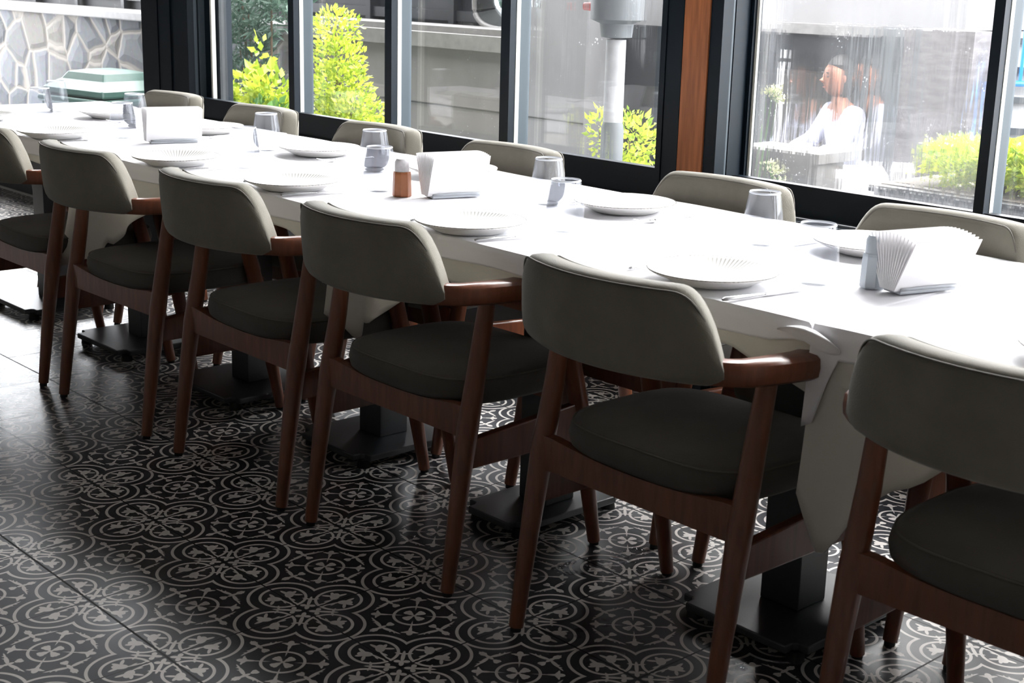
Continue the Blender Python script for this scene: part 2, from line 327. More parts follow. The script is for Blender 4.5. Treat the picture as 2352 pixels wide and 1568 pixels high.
def box(bm, x0, x1, y0, y1, z0, z1, rot=None, c=None):
    vs_ = [bm.verts.new((x, y, z)) for z in (z0, z1) for y in (y0, y1) for x in (x0, x1)]
    for f in ((0, 2, 3, 1), (4, 5, 7, 6), (0, 1, 5, 4), (2, 6, 7, 3), (0, 4, 6, 2), (1, 3, 7, 5)): bm.faces.new([vs_[i] for i in f])
    return vs_
def boxbm(*a):
    bm = bmesh.new(); box(bm, *a); return bm
def tube(bm, pts, rad, seg=12, cap=True, flat=None):
    """swept tube; rad: float or list; flat: (a,b) scales in the local frame"""
    pts = [Vector(p) for p in pts]; n = len(pts)
    if not isinstance(rad, (list, tuple)): rad = [rad]*n
    rings = []; up = Vector((0, 0, 1))
    for i, p in enumerate(pts):
        t = (pts[min(i+1, n-1)] - pts[max(i-1, 0)]).normalized()
        ref = up if abs(t.dot(up)) < .95 else Vector((0, 1, 0))
        a = t.cross(ref).normalized(); b2 = a.cross(t).normalized()
        fa, fb = flat if flat else (1, 1)
        rings.append([bm.verts.new(p + rad[i]*(a*math.cos(k/seg*2*PI)*fa + b2*math.sin(k/seg*2*PI)*fb)) for k in range(seg)])
    for i in range(n-1):
        for k in range(seg): bm.faces.new((rings[i][k], rings[i][(k+1) % seg], rings[i+1][(k+1) % seg], rings[i+1][k]))
    if cap: bm.faces.new(rings[0][::-1]); bm.faces.new(rings[-1])
    return rings
def lathe(bm, prof, seg=40, c=(0, 0)):
    rings = []
    for r, z in prof:
        if r < 1e-5: rings.append([bm.verts.new((c[0], c[1], z))])
        else: rings.append([bm.verts.new((c[0]+r*math.cos(k/seg*2*PI), c[1]+r*math.sin(k/seg*2*PI), z)) for k in range(seg)])
    for a, b2 in zip(rings, rings[1:]):
        for k in range(seg):
            k2 = (k+1) % seg
            if len(a) == 1: bm.faces.new((a[0], b2[k], b2[k2]))
            elif len(b2) == 1: bm.faces.new((a[k], a[k2], b2[0]))
            else: bm.faces.new((a[k], a[k2], b2[k2], b2[k]))
def ballbm(c, r, sc=(1, 1, 1), seg=16):
    bm = bmesh.new(); bmesh.ops.create_uvsphere(bm, u_segments=seg, v_segments=seg//2+2, radius=1)
    for v in bm.verts: v.co = Vector((c[0]+v.co.x*r*sc[0], c[1]+v.co.y*r*sc[1], c[2]+v.co.z*r*sc[2]))
    return bm
def copytree(o, parent=None):
    c = o.copy(); C.objects.link(c); c.parent = parent
    for ch in list(o.children): copytree(ch, c)
    return c

# ---------------------------------------------------------------- the room
XL, XR, YF, YW, ZC = -22, 16, -13, 5.17, 8.9
tagp(obj('floor', boxbm(XL, XR, YF, 5.6, -.3, 0), TILES, smooth=False), kind='structure')
tagp(obj('ceiling', boxbm(XL-.3, XR+.3, YF-.3, 5.9, ZC, ZC+.3), CEIL, smooth=False), kind='structure')
tagp(obj('wall_front', boxbm(XL-.3, XR+.3, YF-.3, YF, 0, ZC), INWALL, smooth=False), kind='structure')
tagp(obj('wall_right', boxbm(XR, XR+.3, YF, 5.9, 0, ZC), INWALL, smooth=False), kind='structure')
tagp(obj('wall_left', boxbm(XL-.3, XL, YF, 5.9, 0, ZC), INWALL, smooth=False), kind='structure')
# low wall under the windows; unseen left stretch added to cut floor glare
bm = bmesh.new(); box(bm, -7.8, XR, 5.19, 5.7, 0, 1.80); box(bm, XL, -7.8, 5.19, 5.7, 0, 1.0)
tagp(obj('wall_back', bm, WALLDARK, smooth=False), kind='structure')
tagp(obj('baseboard_back', boxbm(XL, XR, 5.165, 5.19, 0, .035), SKIRT, smooth=False), kind='structure')
bm = bmesh.new(); box(bm, XL, XR, 5.0, 5.9, 8.35, ZC)
tagp(obj('trim_1', bm, FRAME, smooth=False), kind='structure')
# window track with ribs
bm = bmesh.new(); box(bm, -7.8, XR, 5.08, 5.8, 1.80, 1.90)
for yy in (5.0, 5.04, 5.10): box(bm, -7.8, XR, yy-.012, yy+.012, 1.86, 1.965-(yy-5.0)*.1)
box(bm, -7.8, XR, 4.96, 5.08, 1.80, 1.87)
tagp(obj('trim_2', bm, FRAME, smooth=False), kind='structure')

ZT = 8.35
def window(n, x0, x1, stiles, yf, glassmats, zb=1.965):
    """one bay of sliding sashes; yf: front plane; stiles: list of x ranges of the sash stiles"""
    w = empty('window_%d' % n, ((x0+x1)/2, yf, 1.9)); tagp(w, kind='structure')
    o = Vector(((x0+x1)/2, yf, 1.9))
    def add(name, bm, m, **k):
        bmesh.ops.translate(bm, verts=bm.verts[:], vec=-o); return obj(name, bm, m, w, smooth=False, **k)
    yg = yf + .24
    add('bottom_rail', boxbm(x0, x1, yf, yf+.10, zb, zb+.275), FRAME)
    bm = bmesh.new(); box(bm, x0, x1, yf+.10, yg+.05, max(0, zb-.035), zb+.22); add('glazing_bead', bm, SIDE)
    xs = [x0]
    for a, b2 in stiles:
        add('stile', boxbm(a, b2, yf-.03, yf+.06, zb, ZT), FRAME)
        add('gasket', boxbm(b2-.02, b2+.005, yf+.06, yf+.115, 2.2, ZT), GASKET)
        add('stile_side', boxbm(a+.02, b2-.005, yf+.115, yg+.03, 2.18, ZT), SIDE)
        xs += [a+.03, b2-.03]
    xs.append(x1)
    for k in range(0, len(xs), 2):
        if xs[k+1]-xs[k] > .2:
            add('pane', boxbm(xs[k], xs[k+1], yg, yg+.02, zb+.185, ZT), glassmats[(k//2) % len(glassmats)])
    return w
window(1, -17.0, -7.82, [], 5.02, [GLASS_A], zb=1.0)
window(2, -6.30, 2.38, [(-3.949, -3.825), (-1.919, -1.79), (.123, .265)], 5.02, [GLASS_A, GLASS_A, GLASS_A, GLASS_B])
window(3, 3.12, 9.9, [(5.659, 5.75)], 5.28, [GLASS_C, GLASS_B])
window(4, -22, -18.0, [], 5.02, [GLASS_A], zb=1.0)
window(5, 11.2, 16, [], 5.28, [GLASS_B])
# posts between the bays
def post(n, pieces):
    p = empty('post_%d' % n, (pieces[0][0], 5.0, 0)); p.name = 'trim_%d' % n; tagp(p, kind='structure')
    for q in pieces:
        x0, x1, y0, y1, z0, m = q[:6]; nm = q[6] if len(q) > 6 else 'cover_board'
        bm = boxbm(x0, x1, y0, y1, z0, ZT); bmesh.ops.translate(bm, verts=bm.verts[:], vec=(-pieces[0][0], -5.0, 0)); obj(nm, bm, m, p, smooth=False)
post(3, [(2.365, 2.42, 5.03, 5.3, 0.0, FRAME), (2.42, 2.483, 4.97, 5.3, 0.0, FRAME), (2.49, 2.68, 4.98, 5.5, 0.0, FRAME), (2.682, 2.986, 4.985, 5.55, 0.0, POSTWOOD, 'timber_column'),
         (2.99, 3.133, 5.0, 5.14, 0.0, FRAME), (3.0, 3.128, 5.14, 5.17, 0, SIDE), (3.0, 3.10, 5.17, 5.19, 0, FRAME), (3.0, 3.125, 5.19, 5.40, 0, FRAME), (3.0, 3.165, 5.40, 5.52, 0, FRAME), (3.168, 3.195, 5.44, 5.47, 2.2, GASKET, 'gasket')])
post(4, [(-7.82, -7.345, 4.99, 5.5, 0.0, FRAME), (-7.33, -7.0, 5.0, 5.5, 0.0, FRAME), (-7.0, -6.537, 5.02, 5.12, 0.0, FRAME), (-6.9, -6.54, 5.12, 5.17, 0, SIDE),
         (-6.9, -6.56, 5.17, 5.2, 0, FRAME), (-6.9, -6.545, 5.2, 5.33, 0, SIDE), (-6.6, -6.15, 5.30, 5.5, 0, FRAME), (-6.16, -6.12, 5.16, 5.22, 2.2, GASKET, 'gasket')])
post(5, [(9.9, 11.2, 5.0, 5.6, 0, FRAME)])
post(6, [(-18.0, -17.0, 5.0, 5.5, 0, FRAME)])

# ---------------------------------------------------------------- chairs
def make_chair():
    root = empty('dining_chair')
    ZB, ZTP = 1.970, 2.495
    def topz(s):
        s = abs(s)
        if s < .50: return ZTP
        if s < .71: return ZTP - .19*((s-.50)/.21)**2.8
        return ZTP - .19 - .23*((s-.71)/.065)**1.25
    R = 1.217; yc = -.92 + R; Lm = .775
    def arc(s, n=0): # s arclength on centre line, n outward offset
        a = s/R; return (math.sin(a)*(R+n), yc - math.cos(a)*(R+n))
    # backrest cushion
    bm = bmesh.new(); rings = []; NS = 44
    for i in range(NS+1):
        t = -1 + 2*i/NS; s = Lm*math.copysign(abs(t)**.8, t)
        e = max(0, (abs(s)-.45)/(Lm-.45)); top = topz(s)
        bot = ZB + (.05*max(0, (abs(s)-.66)/(Lm-.66))**2.5)
        h = (top-bot)/2; zc = (top+bot)/2; th = .102*(1-.15*e**4); ring = []
        lean = -.06
        for k in range(20):
            a = 2*PI*k/20; ca, sa = math.cos(a), math.sin(a)
            nn = math.copysign(abs(ca)**.55, ca)*th; zz = zc + math.copysign(abs(sa)**.45, sa)*h
            x, y = arc(s, nn + (.012*math.cos(PI*t/2)*(1 if ca > 0 else 0)))
            y += lean*(zz-2.2)/.5*.6
            ring.append(bm.verts.new((x, y, zz)))
        rings.append(ring)
    for i in range(NS):
        for k in range(20): bm.faces.new((rings[i][k], rings[i][(k+1) % 20], rings[i+1][(k+1) % 20], rings[i+1][k]))
    bm.faces.new(rings[0]); bm.faces.new(rings[-1])
    back = obj('backrest', bm, FABRIC, root)
    # seam piping along the rear and front rim
    for side, nn0 in ((1, .098), (-1, -.094)):
        pts = []
        for i in range(61):
            t = -1 + 2*i/60; s = Lm*.985*math.copysign(abs(t)**.8, t); e = max(0, (abs(s)-.45)/(Lm-.45))
            top = topz(s) - .022
            x, y = arc(s*.985, nn0*(1-.35*e**3)*.97); y += -.06*(top-2.2)/.5*.6; pts.append((x, y, top))
        bm = bmesh.new(); tube(bm, pts, .0065, 6); obj('piping', bm, PIPING, back)
    # horseshoe arm rail
    bm = bmesh.new(); pts = []; wid = []
    for i in range(33):
        a = -1 + 2*i/32; s = a*.80; x, y = arc(s); pts.append((x, y)); wid.append(.06)
    arm = [(.80, -.60, .072), (.85, -.42, .088), (.885, -.25, .10), (.87, -.02, .105), (.80, .20, .10), (.74, .33, .075)]
    full = [(-x, y, w) for x, y, w in arm[::-1]] + [(p[0], p[1], .06) for p in pts] + arm
    rg = []
    for i, (x, y, w) in enumerate(full):
        a = Vector(full[max(i-1, 0)][:2]); b2 = Vector(full[min(i+1, len(full)-1)][:2]); t = (b2-a).normalized(); n = Vector((t.y, -t.x))
        prof = []
        for k in range(12):
            q = 2*PI*k/12; ca, sa = math.cos(q), math.sin(q)
            prof.append(bm.verts.new((x+n.x*w*math.copysign(abs(ca)**.5, ca), y+n.y*w*math.copysign(abs(ca)**.5, ca), 2.045+.070*math.copysign(abs(sa)**.5, sa))))
        rg.append(prof)
    for i in range(len(rg)-1):
        for k in range(12): bm.faces.new((rg[i][k], rg[i][(k+1) % 12], rg[i+1][(k+1) % 12], rg[i+1][k]))
    bm.faces.new(rg[0]); bm.faces.new(rg[-1]); obj('arm_rail', bm, WOOD, root)
    # legs
    for sx in (-1, 1):
        bm = bmesh.new(); tube(bm, [(sx*.80, -.70, .03), (sx*.795, -.62, .6), (sx*.79, -.535, 1.15), (sx*.785, -.45, 1.6), (sx*.79, -.385, 2.0)], [.047, .060, .073, .064, .056], 18)
        lg = obj('leg', bm, WOOD, root); bm = bmesh.new(); tube(bm, [(sx*.80, -.703, 0), (sx*.80, -.70, .035)], .035, 10); obj('foot_glide', bm, RUBBER, lg)
        bm = bmesh.new(); tube(bm, [(sx*.79, .70, .03), (sx*.785, .60, .55), (sx*.775, .50, 1.1), (sx*.77, .38, 1.6), (sx*.765, .28, 2.0)], [.047, .060, .072, .066, .062], 18)
        lg = obj('leg', bm, WOOD, root); bm = bmesh.new(); tube(bm, [(sx*.79, .703, 0), (sx*.79, .70, .035)], .035, 10); obj('foot_glide', bm, RUBBER, lg)
        bm = bmesh.new()
        for v in box(bm, sx*.775-.035, sx*.775+.035, -.56, .52, .85, 1.05):
            if v.co.z > 1 and v.co.y > 0: v.co.z = 1.13
        obj('side_rail', bm, WOOD, root, smooth=False, bevel=.012)
    def crossrail(y, name, dip):
        bm = bmesh.new(); N_ = 16; st = []
        for i in range(N_+1):
            x = -.77 + 1.54*i/N_; e = abs(x)/.77
            zt = 1.285 - dip*(1-min(1, (e/.86))**2.2) if e < .86 else 1.285
            st.append([bm.verts.new(q) for q in ((x, y-.035, 1.07), (x, y+.035, 1.07), (x, y+.035, zt), (x, y-.035, zt))])
        for i in range(N_):
            for k in range(4): bm.faces.new((st[i][k], st[i][(k+1) % 4], st[i+1][(k+1) % 4], st[i+1][k]))
        bm.faces.new(st[0]); bm.faces.new(st[-1]); obj(name, bm, WOOD, root, smooth=False)
    crossrail(-.53, 'rear_rail', .045); crossrail(.52, 'front_rail', .04)
    # seat cushion
    bm = bmesh.new(); NA = 56; outl = []
    for k in range(NA):
        a = 2*PI*k/NA; ca, sa = math.cos(a), math.sin(a)
        ex = .52 if sa < 0 else .5
        x = math.copysign(abs(ca)**ex, ca)*.76; y = .08 + math.copysign(abs(sa)**(.62 if sa < 0 else .45), sa)*(.67 if sa < 0 else .62)
        outl.append((x, y))
    levels = [(.80, 1.225), (.93, 1.232), (.985, 1.27), (1.0, 1.33), (.985, 1.385), (.955, 1.418), (.90, 1.43), (.7, 1.445), (.45, 1.452), (.2, 1.455)]
    rg = []
    for f, z in levels: rg.append([bm.verts.new((x*f, .05+(y-.05)*f, z)) for x, y in outl])
    for a, b2 in zip(rg, rg[1:]):
        for k in range(NA): bm.faces.new((a[k], a[(k+1) % NA], b2[(k+1) % NA], b2[k]))
    bm.faces.new(rg[0]); bm.faces.new(rg[-1]); seat = obj('seat', bm, SEATF, root)
    bm = bmesh.new(); pts = [(x*.968, .05+(y-.05)*.968, 1.41) for x, y in outl]; tube(bm, pts+[pts[0]], .006, 6, cap=False); obj('piping', bm, PIPING, seat)
    return root
proto = make_chair(); used = False
def put_chair(x, y, rz, label, group):
    global used
    c = proto if not used else copytree(proto); used = True
    c.location = Vector((x, y, 0))*S; c.rotation_euler = (0, 0, rz); tagp(c, label, 'chair', group); return c
GN, GF = 'chairs on the near side of the table', 'chairs on the window side of the table'
near = [(-2.12, 0, 'taupe dining chair cut off by the left edge, leftmost of the near row'),
        (-.055, .01, 'taupe dining chair at the near row, first whole backrest from the left'),
        (2.12, -.01, 'taupe dining chair at the near row, second whole backrest from the left'),
        (4.10, .0, 'taupe dining chair at the near row in the middle of the picture'),
        (6.38, -.01, 'taupe dining chair at the near row, left of the long hanging cloth corner'),
        (8.66, .02, 'dark taupe dining chair cut off by the right edge, nearest the camera')]
for x, rz, lb in near: put_chair(x, 1.06, rz, lb, GN)
far = [(-4.38, 'taupe dining chair by the window, in front of the green bin and the black post'),
       (-2.33, 'taupe dining chair by the window, in front of the yellow-green bush'),
       (-.13, 'taupe dining chair by the window, behind the amber brown shaker'),
       (1.90, 'taupe dining chair by the window, in front of the grey wall pane'),
       (4.43, 'taupe dining chair by the window, below the timber column'),
       (6.42, 'taupe dining chair by the window, at the right edge behind the napkin fan'),
       (8.42, 'taupe dining chair on the window side, only legs showing at the right edge')]
for x, lb in far: put_chair(x, 2.76, PI, lb, GF)

# ---------------------------------------------------------------- tables
TZ = 2.24; TY0, TY1 = .93, 3.37
tabs = [(-6.0, -1.64), (-1.56, 2.78), (2.84, 7.22), (7.30, 11.6)]
tlab = ['black pedestal table at the far left end of the row', 'black pedestal table, second of the row from the left',
        'black pedestal table in the middle, left of the long hanging cloth corner', 'black pedestal table at the right end, nearest the camera']
bases = [((-4.42, .58), (-2.13, .56)), ((.01, .57), (2.13, .48)), ((4.21, .33), (6.55, .50)), ((8.70, .45), (10.9, .5))]
for (x0, x1), lb, bs in zip(tabs, tlab, bases):
    cx = (x0+x1)/2; t = empty('dining_table', (cx, 2.15, 0)); tagp(t, lb, 'table', 'tables pushed together in one long row')
    def add(name, bm, m, par=t, **k):
        bmesh.ops.translate(bm, verts=bm.verts[:], vec=(-cx, -2.15, 0)); return obj(name, bm, m, par, **k)
    add('tabletop', boxbm(x0, x1, TY0, TY1, TZ-.09, TZ), TABLEWOOD, smooth=False, bevel=.01)
    for bx, hx in bs:
        pl = bmesh.new(); vs4 = box(pl, bx-hx, bx+hx, 1.32, 2.46, .07, .125)
        bmesh.ops.bevel(pl, geom=[e for e in pl.edges if abs(e.verts[0].co.z-e.verts[1].co.z) > .01], offset=.1, segments=5, affect='EDGES')
        add('base_plate', pl, BLACK, smooth=False, bevel=.01)
        add('column', boxbm(bx-.15, bx+.15, 1.77, 2.07, .125, TZ-.12), BLACK, smooth=False, bevel=.01)
        add('top_plate', boxbm(bx-.5, bx+.5, 1.42, 2.42, TZ-.125, TZ-.09), BLACK, smooth=False)
        for sx in (-1, 1):
            for sy in (-1, 1):
                bm = bmesh.new(); tube(bm, [(bx+sx*(hx-.1), 1.9+sy*.47, 0), (bx+sx*(hx-.1), 1.9+sy*.47, .07)], [.06, .05], 12); add('foot_glide', bm, RUBBER)

# ---------------------------------------------------------------- cloths
def cloth(x0, x1, z, y0, y1, drop, mm, name, label, cat, group, thick=.006, seed=1, endgap=.02):
    """draped cloth: top sheet plus a skirt all round; drop(side, t) gives skirt length"""
    rnd = random.Random(seed); bm = bmesh.new()
    NXs, NYs = 72, 30; per = []
    xs = [x0+(x1-x0)*i/NXs for i in range(NXs+1)]; ys = [y0+(y1-y0)*j/NYs for j in range(NYs+1)]
    ph = [rnd.uniform(0, 6) for _ in range(6)]
    def zz(x, y): return z + .004*math.sin(x*1.7+ph[0])*math.sin(y*2.1+ph[1]) + .0025*math.sin(x*5+ph[2]+y*3)
    g = [[bm.verts.new((x, y, zz(x, y))) for x in xs] for y in ys]
    for j in range(NYs):
        for i in range(NXs): bm.faces.new((g[j][i], g[j][i+1], g[j+1][i+1], g[j+1][i]))
    loop = [('f', g[0][i], i/NXs) for i in range(NXs)] + [('r', g[j][NXs], j/NYs) for j in range(NYs)] + \
           [('b', g[NYs][NXs-i], i/NXs) for i in range(NXs)] + [('l', g[NYs-j][0], j/NYs) for j in range(NYs)]
    K = 10; cols = []
    nl = len(loop)
    for idx, (sd, v, t) in enumerate(loop):
        dx, dy = {'f': (0, -1), 'r': (1, 0), 'b': (0, 1), 'l': (-1, 0)}[sd]
        L_ = drop(sd, t); col = [v]
        dist = v.co.x if sd in 'fb' else v.co.y
        for k in range(1, K+1):
            w = k/K; d = L_*w
            fold = (.010+.10*max(0, d-.15))*(math.sin(dist*5.3+ph[3]) + .6*math.sin(dist*9.7+ph[4]))
            out = .012 + .012*min(1, w*3) + (fold if L_ > .1 else 0)*(w**1.2)
            extra = max(0, L_-.35)*w*w*.10; out += extra
            if sd in 'lr': out = min(out, endgap)*.9
            zt = v.co.z - d + (.012 if k == 1 else 0)*0
            col.append(bm.verts.new((v.co.x+dx*out, v.co.y+dy*out, zt - .004)))
        cols.append(col)
    for i in range(nl):
        a, b2 = cols[i], cols[(i+1) % nl]
        for k in range(K):
            try: bm.faces.new((a[k], b2[k], b2[k+1], a[k+1]))
            except ValueError: pass
    o = obj(name, bm, mm)
    md = o.modifiers.new('thick', 'SOLIDIFY'); md.thickness = thick*S; md.offset = 1
    return tagp(o, label, cat, group)
ARMS_N = [c+s_*.84 for c in (-2.12, -.055, 2.12, 4.10, 6.38, 8.66) for s_ in (-1, 1)]
ARMS_F = [c+s_*.84 for c in (-4.38, -2.33, -.13, 1.90, 4.43, 6.42, 8.42) for s_ in (-1, 1)]
def under_drop(left, wd, base, X0, wid=1.15):
    g_ = lambda sd, t: (under_raw(left, wd, base, wid)(sd, t) - (.07*min(1, sum(math.exp(-((X0+wd*(t if sd == 'f' else 1-t)-a)/.13)**4) for a in (ARMS_N if sd == 'f' else ARMS_F))) if sd in 'fb' else 0))
    return g_
def under_raw(left, wd, base, wid):
    def f(sd, t, x0=None):
        if sd == 'f':
            a = t*wd
            if a < .2: return left*(.80+a)
            if a < wid: return base + (left-base)*(1-(a-.2)/(wid-.2))**1.1
            b2 = (1-t)*wd
            return base + .05*math.sin(a*1.4)*(1 if a > 1 else 0) + (.16*max(0, 1-b2/.5))
        if sd == 'b':
            a = (1-t)*wd
            return base + (left*.7-base)*max(0, 1-a/.7) if a < .7 else base
        if sd == 'l': return base + (left-base)*abs(2*t-1)**2
        return base + .12*abs(2*t-1)**3
    return f
def top_drop(wd, strip=False):
    def f(sd, t):
        if sd == 'f':
            a = t*wd; v = .135+.012*math.sin(a*2.2)
            if strip and a < .14: v += .42*(1-(a/.14)**3)
            elif a < .5: v += .03*(1-a/.5)
            if (1-t)*wd < .25: v -= .05*(1-(1-t)*wd/.25)
            return v
        if sd == 'b': return .135
        return .10
    return f
cl = ['at the far left end of the row', 'second from the left', 'in the middle', 'at the right end nearest the camera']
lefts = [.9, 1.17, 1.02, 1.22]
for i, (x0, x1) in enumerate(tabs):
    cloth(x0-.01, x1+.01, TZ+.012, TY0-.02, TY1+.02, under_drop(lefts[i], x1-x0, .255, x0, [1.15, 1.9, 1.35, 1.15][i]), UNDERCLOTH, 'tablecloth',
          'cream under cloth below the white top cloth, ' + cl[i], 'tablecloth', 'cream cloths on the long table', seed=10+i)
for i, (x0, x1) in enumerate(tabs):
    cloth(x0-.02, x1+.02, TZ+.026, TY0-.045, TY1+.045, top_drop(x1-x0, strip=(i == 3 or i == 2)), CLOTH, 'tablecloth',
          'white top cloth with short hem, ' + cl[i], 'tablecloth', 'white cloths on the long table', seed=30+i)
TOP = TZ + .040
# bunched tuft where two top cloths meet
bm = bmesh.new(); Q = [(7.02, .868, 2.20), (7.16, .80, 2.245), (7.27, .77, 2.255), (7.40, .79, 2.235), (7.52, .845, 2.165), (7.42, .86, 2.12), (7.30, .83, 2.16), (7.20, .83, 2.20), (7.10, .86, 2.19)]
vt = [bm.verts.new(q) for q in Q]; ct = bm.verts.new((7.27, .86, 2.275))
for k in range(len(vt)): bm.faces.new((vt[k], vt[(k+1) % len(vt)], ct))
tf = obj('cloth_fold', bm, CLOTH, sub=2); md = tf.modifiers.new('t', 'SOLIDIFY'); md.thickness = .006*S
fold_parent = [o for o in C.objects if o.name.startswith('tablecloth') and 'white top cloth with' in o.get('label', '') and 'right end' in o['label']][0]
tf.parent = fold_parent

# ---------------------------------------------------------------- table ware
def make_plate():
    r = empty('dinner_plate'); bm = bmesh.new()
    prof = [(0, .012), (.20, .012), (.235, 0), (.25, .004), (.30, .030), (.36, .054), (.392, .070), (.395, .077), (.385, .080), (.36, .070), (.30, .050), (.24, .034), (.18, .026), (0, .024)]
    lathe(bm, prof, 96); o = obj('plate_body', bm, PLATE, r)
    bm = bmesh.new(); pts = [(.392*math.cos(a/90*2*PI), .392*math.sin(a/90*2*PI), .0775) for a in range(91)]; tube(bm, pts, .0035, 6, cap=False)
    obj('rim_line', bm, mat('rim_line', (.18, .16, .14), .5, noise=.9, scale=150), o)
    return r
plp = make_plate(); first = True
pls = [(-4.35, 1.12, 'white ribbed plate at the far left edge of the table, near side'),
       (-2.40, 1.13, 'white ribbed plate before the leftmost near chair'), (.05, 1.14, 'white ribbed plate right of the left napkin holder, near side'),
       (1.85, 1.20, 'white ribbed plate left of the amber brown shaker, near side'), (4.15, 1.15, 'white ribbed plate behind the middle near chair'),
       (6.28, 1.23, 'white ribbed plate above the near chair beside the hanging cloth corner'), (8.62, 1.35, 'white ribbed plate cut off at the right edge of the picture'),
       (-3.95, 2.55, 'white ribbed plate on the window side at the far left'), (-2.05, 2.68, 'white ribbed plate behind the left napkin holder, window side'),
       (.13, 2.65, 'white ribbed plate on the window side below the third window chair'), (1.98, 2.80, 'white ribbed plate behind the middle napkin holder, window side'),
       (4.17, 2.70, 'white ribbed plate on the window side in front of the black sash'), (6.30, 2.86, 'white ribbed plate behind the right napkin fan, window side')]
for x, y, lb in pls:
    p = plp if first else copytree(plp); first = False
    p.location = Vector((x, y, TOP))*S; p.rotation_euler = (0, 0, x*1.3); tagp(p, lb, 'plate', 'dinner plates along the table')
def make_glass():
    r = empty('drinking_glass'); bm = bmesh.new()
    out = [(0, .0), (.075, .0), (.10, .012), (.128, .06), (.138, .11), (.136, .16), (.126, .24), (.115, .31), (.106, .36)]
    inn = [(.101, .36), (.110, .31), (.121, .24), (.131, .16), (.132, .11), (.118, .06), (.09, .03), (0, .028)]
    lathe(bm, out+inn, 40); b = obj('glass_bowl', bm, TUMBLER, r)
    bm = bmesh.new(); lathe(bm, [(.098, .357), (.1035, .366), (.109, .357), (.1035, .352), (.098, .357)], 40); obj('rim', bm, RIMGLASS, r)
    bm = bmesh.new(); lathe(bm, [(0, .002), (.085, .002), (.088, .014), (.07, .022), (0, .022)], 32); obj('thick_base', bm, BASEGLASS, r)
    return r
gp = make_glass(); first = True
gls = [(-4.06, 1.71, 'clear stemless glass, front one of the pair at the far left'), (-4.88, 2.28, 'clear stemless glass, rear one of the pair at the far left'),
       (-2.02, 1.68, 'clear stemless glass just left of the left napkin holder, front one'), (-2.92, 2.29, 'clear stemless glass in front of the leftmost window chair'),
       (.58, 1.53, 'clear stemless glass left of centre, front of the pair'), (-.39, 2.38, 'clear stemless glass in front of the second window chair'),
       (2.36, 1.70, 'clear stemless glass directly left of the amber brown shaker'), (1.33, 2.42, 'clear stemless glass in front of the third window chair'),
       (3.62, 2.40, 'clear stemless glass against the wide black sash, right of centre'), (4.55, 1.68, 'clear stemless glass right of the middle near plate'),
       (5.70, 2.44, 'clear stemless glass in front of the window chair below the timber column'), (6.69, 1.68, 'clear stemless glass left of the blue-grey shaker')]
for x, y, lb in gls:
    p = gp if first else copytree(gp); first = False
    p.location = Vector((x, y, TOP+.001))*S; tagp(p, lb, 'glass', 'stemless glasses along the table')
def make_knife():
    r = empty('table_knife'); bm = bmesh.new()
    tube(bm, [(0, -.32, .012), (0, -.30, .016), (0, -.15, .014), (0, .0, .011)], [.010, .018, .015, .010], 10, flat=(1, .65)); obj('handle', bm, STEEL, r)
    bm = bmesh.new(); box(bm, -.014, .020, 0, .28, .008, .014); tube(bm, [(.003, .28, .011), (.010, .34, .011)], [.014, .003], 8, flat=(1, .3)); obj('blade', bm, STEEL, r, smooth=False)
    return r
def make_fork():
    r = empty('table_fork'); bm = bmesh.new()
    tube(bm, [(0, -.30, .008), (0, -.28, .012), (0, -.1, .012), (0, .06, .02), (0, .12, .012)], [.010, .017, .012, .009, .014], 10, flat=(1, .6)); obj('handle', bm, STEEL, r)
    bm = bmesh.new(); tube(bm, [(0, .11, .012), (0, .14, .006), (0, .17, .006)], [.012, .036, .040], 12, flat=(1, .25))
    for k in range(4): tube(bm, [(-.030+.02*k, .165, .008), (-.032+.0213*k, .24, .012), (-.032+.0213*k, .31, .030)], [.006, .006, .003], 6)
    obj('tines', bm, STEEL, r); return r
kp, fp = make_knife(), make_fork(); fk = ff = True
kn = [(-1.90, 1.22, 'front left plate'), (.50, 1.20, 'near plate right of the left napkin holder'), (2.20, 1.20, 'near plate left of the amber shaker'),
      (4.55, 1.20, 'near plate behind the middle chair'), (6.72, 1.16, 'near plate beside the hanging cloth corner'),
      (-.38, 2.72, 'plate in front of the third window chair'), (3.72, 2.85, 'plate in front of the black sash'), (5.86, 2.90, 'plate behind the right napkin fan'), (1.52, 2.88, 'plate behind the middle napkin holder')]
for x, y, w in kn:
    p = kp if fk else copytree(kp); fk = False; p.location = Vector((x, y, TOP))*S; p.rotation_euler = (0, 0, (-.12 if y < 2 else PI-.05)); tagp(p, 'steel table knife beside the ' + w, 'knife', 'table knives')
fo = [(-2.88, 1.25, 'front left plate'), (-.42, 1.28, 'near plate right of the left napkin holder'), (1.36, 1.32, 'near plate left of the amber shaker'),
      (3.64, 1.30, 'near plate behind the middle chair'), (5.74, 1.36, 'near plate beside the hanging cloth corner'),
      (.62, 2.62, 'plate in front of the third window chair'), (4.66, 2.64, 'plate in front of the black sash'), (-3.42, 2.52, 'window-side plate at the far left'), (-1.56, 2.60, 'plate behind the left napkin holder'), (6.80, 2.85, 'plate behind the right napkin fan')]
for x, y, w in fo:
    p = fp if ff else copytree(fp); ff = False; p.location = Vector((x, y, TOP))*S; p.rotation_euler = (0, 0, (.05 if y < 2 else PI-.08)); tagp(p, 'steel table fork beside the ' + w, 'fork', 'table forks')

